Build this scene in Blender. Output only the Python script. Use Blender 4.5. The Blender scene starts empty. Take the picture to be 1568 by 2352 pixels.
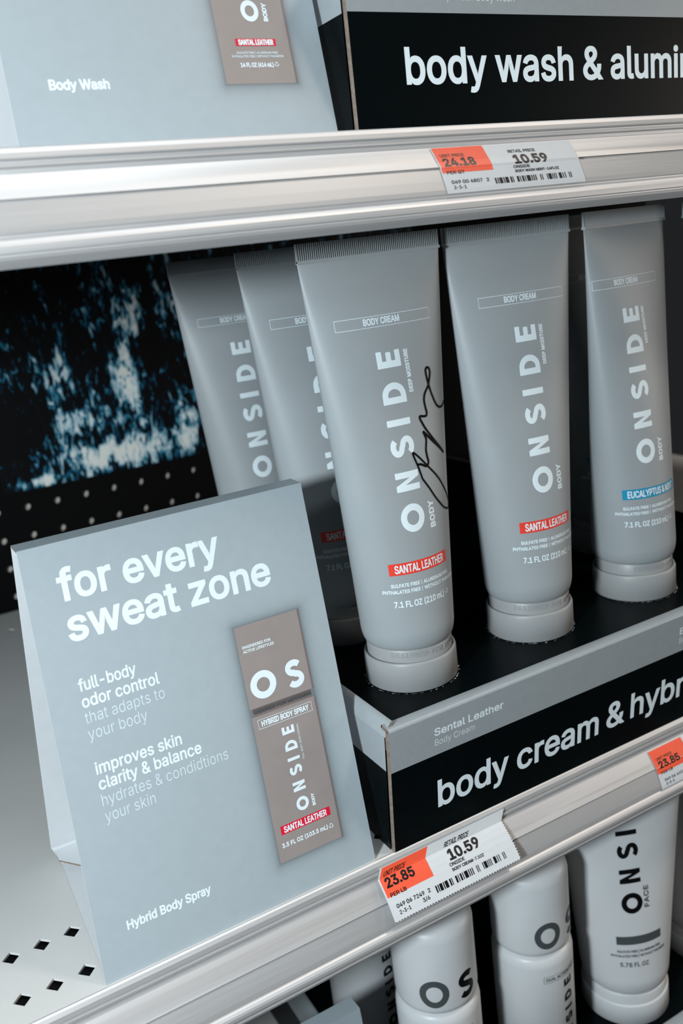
import bpy, bmesh, math, random, json
import numpy as np
from mathutils import Vector, Matrix
from mathutils.geometry import delaunay_2d_cdt

random.seed(7)
SC = bpy.context.scene
COL = SC.collection

# ----------------------------------------------------------------------------
# camera, world, lights, exposure
# ----------------------------------------------------------------------------
F_PX = 2059.0                       # focal length in pixels of the 1568 x 2352 frame
CAM = Vector((-0.1075, -0.7950, 0.1808))
cam_d = bpy.data.cameras.new('camera')
cam_o = bpy.data.objects.new('camera', cam_d)
COL.objects.link(cam_o)
cam_d.sensor_fit = 'AUTO'
cam_d.sensor_width = 36.0
cam_d.lens = F_PX / 2352.0 * 36.0
cam_d.clip_start = 0.01
cam_d.clip_end = 30
RIGHT = Vector((0.8675, -0.4846, -0.1125)); DOWN = Vector((-0.2304, -0.1908, -0.9542)); FWD = Vector((0.4409, 0.8537, -0.2772))
M3 = Matrix((RIGHT, -DOWN, -FWD)).transposed()
cam_o.matrix_world = Matrix.Translation(CAM) @ M3.to_4x4()
cam_d.dof.use_dof = True
cam_d.dof.focus_distance = 0.400
cam_d.dof.aperture_fstop = 10.0
SC.camera = cam_o

W = bpy.data.worlds.new('store'); SC.world = W
W.use_nodes = True
W.node_tree.nodes['Background'].inputs[0].default_value = (0.60, 0.66, 0.72, 1)
W.node_tree.nodes['Background'].inputs[1].default_value = 0.022

def area(name, loc, target, size, power, color, size_y=None, spread=None):
    d = bpy.data.lights.new(name, 'AREA'); o = bpy.data.objects.new(name, d); COL.objects.link(o)
    d.energy = power; d.color = color
    if size_y: d.shape = 'RECTANGLE'; d.size = size; d.size_y = size_y
    else: d.shape = 'DISK'; d.size = size
    if spread: d.spread = spread
    o.location = loc
    v = Vector(target) - Vector(loc)
    o.rotation_euler = v.to_track_quat('-Z', 'Y').to_euler()
    return o
# cool lamp standing left of the shelves, warm store lamps further off to the right and overhead
KEY = area('key_lamp', (-0.455, -0.820, 0.224), (0.10, -0.45, 0.06), 0.075, 5.5, (0.86, 0.95, 1.0))
KEY2 = area('key_lamp_upper', (-0.48, -0.850, 0.420), (0.06, -0.45, 0.22), 0.10, 0.6, (0.86, 0.95, 1.0))
WARM = area('store_lamp_warm', (1.25, -1.02, 0.20), (0.15, -0.45, 0.08), 0.35, 3.6, (1.0, 0.88, 0.78), 0.5)
HIGH = area('store_lamp_high', (0.80, -1.05, 1.30), (0.15, -0.46, 0.08), 0.22, 6.0, (1.0, 0.86, 0.74))
CEIL = area('store_ceiling_lamp', (0.35, -0.72, 2.05), (0.1, -0.49, 0.1), 1.8, 15.0, (0.93, 0.97, 1.0), 0.14)

VS = SC.view_settings
SC.display_settings.display_device = 'sRGB'
VS.view_transform = 'Standard'; VS.look = 'None'; VS.gamma = 1.0; VS.use_curve_mapping = False
VS.exposure = 0.0
SC.cycles.max_bounces = 6
SC.cycles.use_denoising = True

# ----------------------------------------------------------------------------
# materials
# ----------------------------------------------------------------------------
def lin(c):
    return tuple(((v/255.0)/12.92 if v/255.0 <= 0.04045 else ((v/255.0+0.055)/1.055)**2.4) for v in c)
def newmat(name):
    m = bpy.data.materials.new(name); m.use_nodes = True
    nt = m.node_tree
    return m, nt, nt.nodes['Principled BSDF']
def mat(name, rgb, rough=0.5, metal=0.0, spec=0.5, var=0.04, scale=60.0, bump=0.0, bscale=400.0, coat=0.0, coat_r=0.1, stretch=(1, 1, 1)):
    """plain material with a faint procedural variation of colour and, on request, a fine bump"""
    m, nt, b = newmat(name)
    c = lin(rgb)
    tc = nt.nodes.new('ShaderNodeTexCoord'); mp = nt.nodes.new('ShaderNodeMapping')
    mp.inputs['Scale'].default_value = stretch
    nt.links.new(tc.outputs['Object'], mp.inputs[0])
    n = nt.nodes.new('ShaderNodeTexNoise'); n.inputs['Scale'].default_value = scale; n.inputs['Detail'].default_value = 4
    nt.links.new(mp.outputs[0], n.inputs['Vector'])
    r = nt.nodes.new('ShaderNodeValToRGB')
    r.color_ramp.elements[0].position = 0.3; r.color_ramp.elements[1].position = 0.7
    r.color_ramp.elements[0].color = (*[v*(1-var) for v in c], 1); r.color_ramp.elements[1].color = (*[min(1, v*(1+var)) for v in c], 1)
    nt.links.new(n.outputs[0], r.inputs[0]); nt.links.new(r.outputs[0], b.inputs['Base Color'])
    b.inputs['Roughness'].default_value = rough; b.inputs['Metallic'].default_value = metal
    b.inputs['Specular IOR Level'].default_value = spec
    b.inputs['Coat Weight'].default_value = coat; b.inputs['Coat Roughness'].default_value = coat_r
    if bump > 0:
        n2 = nt.nodes.new('ShaderNodeTexNoise'); n2.inputs['Scale'].default_value = bscale; n2.inputs['Detail'].default_value = 2
        nt.links.new(mp.outputs[0], n2.inputs['Vector'])
        bp = nt.nodes.new('ShaderNodeBump'); bp.inputs['Strength'].default_value = bump; bp.inputs['Distance'].default_value = 0.0003
        nt.links.new(n2.outputs[0], bp.inputs['Height']); nt.links.new(bp.outputs[0], b.inputs['Normal'])
    return m

M = {}
M['tube_grey'] = mat('tube_grey_plastic', (150, 157, 160), 0.46, spec=0.42, var=0.015, bump=0.05, bscale=2500)
M['cap_grey'] = mat('cap_grey_plastic', (148, 151, 152), 0.42, spec=0.45, var=0.015)
M['ink_white'] = mat('ink_pale', (222, 236, 242), 0.45, spec=0.4, var=0.01)
M['ink_dim'] = mat('ink_pale_thin', (205, 220, 226), 0.45, spec=0.4, var=0.01)
M['ink_red'] = mat('ink_red', (226, 62, 46), 0.45, spec=0.4, var=0.03)
M['ink_crimson'] = mat('ink_crimson', (214, 22, 52), 0.55, spec=0.3, var=0.03)
M['ink_blue'] = mat('ink_cyan', (20, 140, 178), 0.45, spec=0.4, var=0.03)
M['ink_black'] = mat('ink_black', (10, 10, 12), 0.4, spec=0.4, var=0.03)
M['ink_grey'] = mat('ink_charcoal', (72, 78, 80), 0.5, spec=0.4, var=0.03)
M['marker'] = mat('black_marker_ink', (4, 4, 5), 0.6, spec=0.1, var=0.02)
M['white_plastic'] = mat('white_plastic', (205, 209, 211), 0.38, spec=0.45, var=0.01)
M['board_grey'] = mat('grey_printed_card', (160, 172, 178), 0.42, spec=0.45, var=0.02, scale=220, bump=0.10, bscale=1500)
M['tray_grey'] = mat('grey_printed_tray', (150, 158, 162), 0.36, spec=0.5, var=0.03, scale=300, bump=0.12, bscale=1200)
M['tray_black'] = mat('black_printed_tray', (4, 10, 12), 0.36, spec=0.07, var=0.1, scale=200, bump=0.10, bscale=1200)
M['board_white'] = mat('white_card_inside', (206, 210, 213), 0.6, spec=0.3, var=0.02, scale=150, bump=0.08, bscale=800)
M['raw_edge'] = mat('raw_cardboard_edge', (122, 111, 101), 0.9, spec=0.1, var=0.2, scale=500)
M['taupe'] = mat('printed_taupe', (146, 138, 135), 0.45, spec=0.4, var=0.03, scale=120)
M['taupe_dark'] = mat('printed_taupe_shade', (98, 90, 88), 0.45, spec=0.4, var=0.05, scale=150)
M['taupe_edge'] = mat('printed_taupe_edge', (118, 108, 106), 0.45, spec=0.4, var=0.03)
M['deck_white'] = mat('shelf_enamel', (204, 205, 203), 0.45, spec=0.4, var=0.03, scale=18, bump=0.03, bscale=700)
M['dark_steel'] = mat('dark_steel', (16, 17, 18), 0.7, spec=0.2, var=0.1)
M['pegboard'] = mat('black_pegboard', (5, 5, 6), 0.75, spec=0.12, var=0.1)
M['backing'] = mat('pale_backing', (214, 206, 196), 0.8, spec=0.2, var=0.05)
M['paper'] = mat('tag_paper', (206, 210, 213), 0.42, spec=0.45, var=0.015, scale=300)
M['ink_orange'] = mat('ink_orange', (240, 92, 62), 0.45, spec=0.4, var=0.03, scale=300)
M['fluff'] = mat('torn_card_fibre', (220, 224, 224), 0.9, spec=0.1, var=0.1)

def rail_metal():
    m, nt, b = newmat('satin_aluminium')
    tc = nt.nodes.new('ShaderNodeTexCoord'); mp = nt.nodes.new('ShaderNodeMapping')
    mp.inputs['Scale'].default_value = (1.2, 60, 60)
    nt.links.new(tc.outputs['Object'], mp.inputs[0])
    n = nt.nodes.new('ShaderNodeTexNoise'); n.inputs['Scale'].default_value = 22; n.inputs['Detail'].default_value = 5
    nt.links.new(mp.outputs[0], n.inputs['Vector'])
    r = nt.nodes.new('ShaderNodeValToRGB')
    r.color_ramp.elements[0].color = (0.59, 0.59, 0.595, 1); r.color_ramp.elements[1].color = (0.66, 0.66, 0.66, 1)
    nt.links.new(n.outputs[0], r.inputs[0]); nt.links.new(r.outputs[0], b.inputs['Base Color'])
    rr = nt.nodes.new('ShaderNodeMapRange'); rr.inputs[3].default_value = 0.44; rr.inputs[4].default_value = 0.54
    nt.links.new(n.outputs[0], rr.inputs[0]); nt.links.new(rr.outputs[0], b.inputs['Roughness'])
    b.inputs['Metallic'].default_value = 0.6
    b.inputs['Anisotropic'].default_value = 0.4
    return m
M['rail'] = rail_metal()

def clear_plastic():
    m = bpy.data.materials.new('clear_label_cover'); m.use_nodes = True
    nt = m.node_tree; nt.nodes.clear()
    out = nt.nodes.new('ShaderNodeOutputMaterial'); mx = nt.nodes.new('ShaderNodeMixShader')
    tr = nt.nodes.new('ShaderNodeBsdfTransparent'); gl = nt.nodes.new('ShaderNodeBsdfGlossy')
    tr.inputs[0].default_value = (0.95, 0.955, 0.955, 1); gl.inputs['Roughness'].default_value = 0.32
    lw = nt.nodes.new('ShaderNodeLayerWeight'); pw = nt.nodes.new('ShaderNodeMath'); pw.operation = 'POWER'; pw.inputs[1].default_value = 4.0
    ma = nt.nodes.new('ShaderNodeMath'); ma.operation = 'MULTIPLY_ADD'; ma.inputs[1].default_value = 0.25; ma.inputs[2].default_value = 0.03
    nt.links.new(lw.outputs['Facing'], pw.inputs[0]); nt.links.new(pw.outputs[0], ma.inputs[0])
    nt.links.new(ma.outputs[0], mx.inputs[0]); nt.links.new(tr.outputs[0], mx.inputs[1]); nt.links.new(gl.outputs[0], mx.inputs[2])
    nt.links.new(mx.outputs[0], out.inputs[0])
    return m
M['clear'] = clear_plastic()

class NG:
    """tiny helper for arithmetic on node sockets"""
    def __init__(s, nt): s.nt = nt
    def m(s, op, a, b=None, c=None):
        n = s.nt.nodes.new('ShaderNodeMath'); n.operation = op
        for i, v in enumerate((a, b, c)):
            if v is None: continue
            if isinstance(v, (int, float)): n.inputs[i].default_value = v
            else: s.nt.links.new(v, n.inputs[i])
        return n.outputs[0]

def ocean_print():
    """printed photograph of sea foam: pale strands on black and teal water"""
    m, nt, b = newmat('printed_sea_foam'); g = NG(nt)
    tc = nt.nodes.new('ShaderNodeTexCoord'); sep = nt.nodes.new('ShaderNodeSeparateXYZ')
    nt.links.new(tc.outputs['Object'], sep.inputs[0])
    X = g.m('MULTIPLY', sep.outputs[0], 1000.0); Z = g.m('MULTIPLY', sep.outputs[2], 1000.0)   # mm on the sheet
    def gauss(cx, cz, sx, sz, k, slope=0.0):
        dx = g.m('SUBTRACT', X, cx); dz = g.m('SUBTRACT', Z, cz)
        dx = g.m('SUBTRACT', dx, g.m('MULTIPLY', dz, slope))
        q = g.m('ADD', g.m('POWER', g.m('ABSOLUTE', g.m('DIVIDE', dx, sx)), 2.0), g.m('POWER', g.m('ABSOLUTE', g.m('DIVIDE', dz, sz)), 2.0))
        return g.m('MULTIPLY', g.m('EXPONENT', g.m('MULTIPLY', q, -1.0)), k)
    parts = [gauss(119.3,149.8,8,20,0.8,0.15),gauss(105.3,90.6,11,30,0.85,-0.1),gauss(63.8,31.5,30,13,0.72,0),gauss(109.6,30.1,30,14,0.66,0),gauss(15.8,20.2,22,5,0.62,0),gauss(155.0,49.8,14,24,0.5,0),gauss(156.6,156.4,8,14,0.36,0),gauss(42.1,105.0,26,20,0.3,0),gauss(90.5,160.9,16,16,0.24,0),gauss(56.6,64.3,18,12,0.45,0),gauss(150.9,25.8,14,10,0.3,0),gauss(5.2,66.6,14,20,-0.45,0),gauss(133.3,121.1,6,22,-0.75,0.1),gauss(33.3,168.1,30,30,-0.12,0),gauss(48.6,137.2,16,14,-0.15,0)]
    D = parts[0]
    for q in parts[1:]: D = g.m('ADD', D, q)
    mp = nt.nodes.new('ShaderNodeMapping'); mp.inputs['Scale'].default_value = (1.0, 1.0, 0.36); mp.inputs['Rotation'].default_value = (0, 0.42, 0)
    nt.links.new(tc.outputs['Object'], mp.inputs[0])
    def noise(scale, detail, dist, rough):
        n = nt.nodes.new('ShaderNodeTexNoise'); n.inputs['Scale'].default_value = scale; n.inputs['Detail'].default_value = detail
        n.inputs['Distortion'].default_value = dist; n.inputs['Roughness'].default_value = rough
        nt.links.new(mp.outputs[0], n.inputs['Vector']); return n.outputs[0]
    n1 = noise(250, 4, 1.0, 0.5); n2 = noise(70, 3, 0.8, 0.5); n3 = noise(95, 2, 1.6, 0.5)
    # thin bright strands where the third noise crosses its middle value
    st = g.m('SUBTRACT', 1.0, g.m('MINIMUM', g.m('MULTIPLY', g.m('ABSOLUTE', g.m('SUBTRACT', n3, 0.5)), 14.0), 1.0))
    v = g.m('ADD', g.m('ADD', g.m('MULTIPLY', g.m('SUBTRACT', n1, 0.5), 2.3), g.m('MULTIPLY', g.m('SUBTRACT', n2, 0.5), 1.6)), g.m('ADD', g.m('ADD', D, 0.05), g.m('MULTIPLY', st, g.m('MULTIPLY', D, 0.45))))
    r = nt.nodes.new('ShaderNodeValToRGB'); cr = r.color_ramp
    stops = [(0.0, (1, 2, 4)), (0.26, (2, 8, 14)), (0.36, (4, 56, 84)), (0.48, (24, 118, 148)), (0.60, (130, 176, 190)), (0.76, (206, 222, 228)), (1.0, (236, 242, 236))]
    cr.elements[0].position = 0.0; cr.elements[0].color = (*lin(stops[0][1]), 1)
    cr.elements[1].position = 1.0; cr.elements[1].color = (*lin(stops[-1][1]), 1)
    for q, c in stops[1:-1]:
        e = cr.elements.new(q); e.color = (*lin(c), 1)
    nt.links.new(v, r.inputs[0]); nt.links.new(r.outputs[0], b.inputs['Base Color'])
    b.inputs['Roughness'].default_value = 0.55; b.inputs['Specular IOR Level'].default_value = 0.15
    return m

def halo_card(name, u0, u1, v0, v1):
    """grey card whose print has a soft dark ink halo around the product picture (u, v in mm on the card)"""
    m = M['board_grey'].copy(); m.name = name
    nt = m.node_tree; b = nt.nodes['Principled BSDF']; g = NG(nt)
    at = nt.nodes.new('ShaderNodeUVMap'); at.uv_map = 'print'
    sep = nt.nodes.new('ShaderNodeSeparateXYZ'); nt.links.new(at.outputs[0], sep.inputs[0])
    U, V = g.m('MULTIPLY', sep.outputs[0], 1000.0), g.m('MULTIPLY', sep.outputs[1], 1000.0)
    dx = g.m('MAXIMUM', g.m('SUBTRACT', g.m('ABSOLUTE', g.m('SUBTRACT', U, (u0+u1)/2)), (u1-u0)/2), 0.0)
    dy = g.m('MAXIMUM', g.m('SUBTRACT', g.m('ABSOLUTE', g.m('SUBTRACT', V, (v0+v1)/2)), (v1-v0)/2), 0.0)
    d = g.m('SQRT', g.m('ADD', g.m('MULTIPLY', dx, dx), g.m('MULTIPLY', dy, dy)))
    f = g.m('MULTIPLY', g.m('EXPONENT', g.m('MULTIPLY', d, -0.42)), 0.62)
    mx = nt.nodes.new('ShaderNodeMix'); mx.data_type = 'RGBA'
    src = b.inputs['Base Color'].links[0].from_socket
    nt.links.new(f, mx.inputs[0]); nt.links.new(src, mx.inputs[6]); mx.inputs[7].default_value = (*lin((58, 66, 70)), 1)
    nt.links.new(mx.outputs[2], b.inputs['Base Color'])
    return m

# ----------------------------------------------------------------------------
# mesh helpers
# ----------------------------------------------------------------------------
class MB:
    """collects faces with material slots and links them as one mesh object"""
    def __init__(s): s.v = []; s.f = []; s.mi = []; s.sm = []; s.mats = []; s.uv = None
    def slot(s, m):
        if m not in s.mats: s.mats.append(m)
        return s.mats.index(m)
    def add(s, vs, fs, m, smooth=False):
        o = len(s.v); s.v.extend([tuple(p) for p in vs]); k = s.slot(m)
        for f in fs:
            s.f.append(tuple(i+o for i in f)); s.mi.append(k); s.sm.append(smooth)
    def box(s, a, b, m):
        x0, y0, z0 = a; x1, y1, z1 = b
        s.hexa([(x0,y0,z0),(x1,y0,z0),(x1,y1,z0),(x0,y1,z0),(x0,y0,z1),(x1,y0,z1),(x1,y1,z1),(x0,y1,z1)], m)
    def hexa(s, p, m, side=None):
        fs = [(3,2,1,0),(4,5,6,7),(0,1,5,4),(1,2,6,5),(2,3,7,6),(3,0,4,7)]
        s.add(p, fs, m)
    def plate(s, q, n, t, mf, mb=None, me=None):
        """quad q (4 points, outward side seen) with thickness t behind it along -n"""
        q = [Vector(x) for x in q]; n = Vector(n).normalized(); k = [x - n*t for x in q]
        s.add(q, [(0,1,2,3)], mf); s.add(k, [(3,2,1,0)], mb or mf)
        for i in range(4):
            j = (i+1) % 4
            s.add([q[i], k[i], k[j], q[j]], [(0,1,2,3)], me or mf)
    def lathe(s, prof, m, n=96, smooth=True, c=(0,0)):
        vs = []; fs = []
        for r, z in prof:
            for i in range(n):
                a = 2*math.pi*i/n; vs.append((c[0]+r*math.cos(a), c[1]+r*math.sin(a), z))
        for k in range(len(prof)-1):
            for i in range(n):
                j = (i+1) % n
                fs.append((k*n+i, k*n+j, (k+1)*n+j, (k+1)*n+i))
        s.add(vs, fs, m, smooth)
    def build(s, name, parent=None, loc=None):
        me = bpy.data.meshes.new(name); me.from_pydata(s.v, [], s.f)
        for m in s.mats: me.materials.append(m)
        me.polygons.foreach_set('material_index', s.mi); me.polygons.foreach_set('use_smooth', s.sm)
        if s.uv:
            l = me.uv_layers.new(name='print')
            for lp in me.loops: l.data[lp.index].uv = s.uv(me.vertices[lp.vertex_index].co)
        me.update()
        o = bpy.data.objects.new(name, me); COL.objects.link(o)
        if parent: o.parent = parent
        if loc: o.location = loc
        return o
def thing(name, label, cat, loc=(0,0,0), rz=0.0, group=None):
    o = bpy.data.objects.new(name, None); COL.objects.link(o); o.empty_display_size = 0.02
    o.location = loc; o.rotation_euler = (0, 0, rz)
    o['label'] = label; o['category'] = cat
    if group: o['group'] = group
    return o
def tag(o, label, cat, group=None):
    o['label'] = label; o['category'] = cat
    if group: o['group'] = group
    return o
def dup(root, loc, rz, label, group=None):
    r = root.copy(); COL.objects.link(r); r.location = loc; r.rotation_euler = (0, 0, rz); r['label'] = label
    if group: r['group'] = group
    for ch in list(root.children):
        c = ch.copy(); COL.objects.link(c); c.parent = r
        for gch in list(ch.children):
            d = gch.copy(); COL.objects.link(d); d.parent = c
    return r

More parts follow.
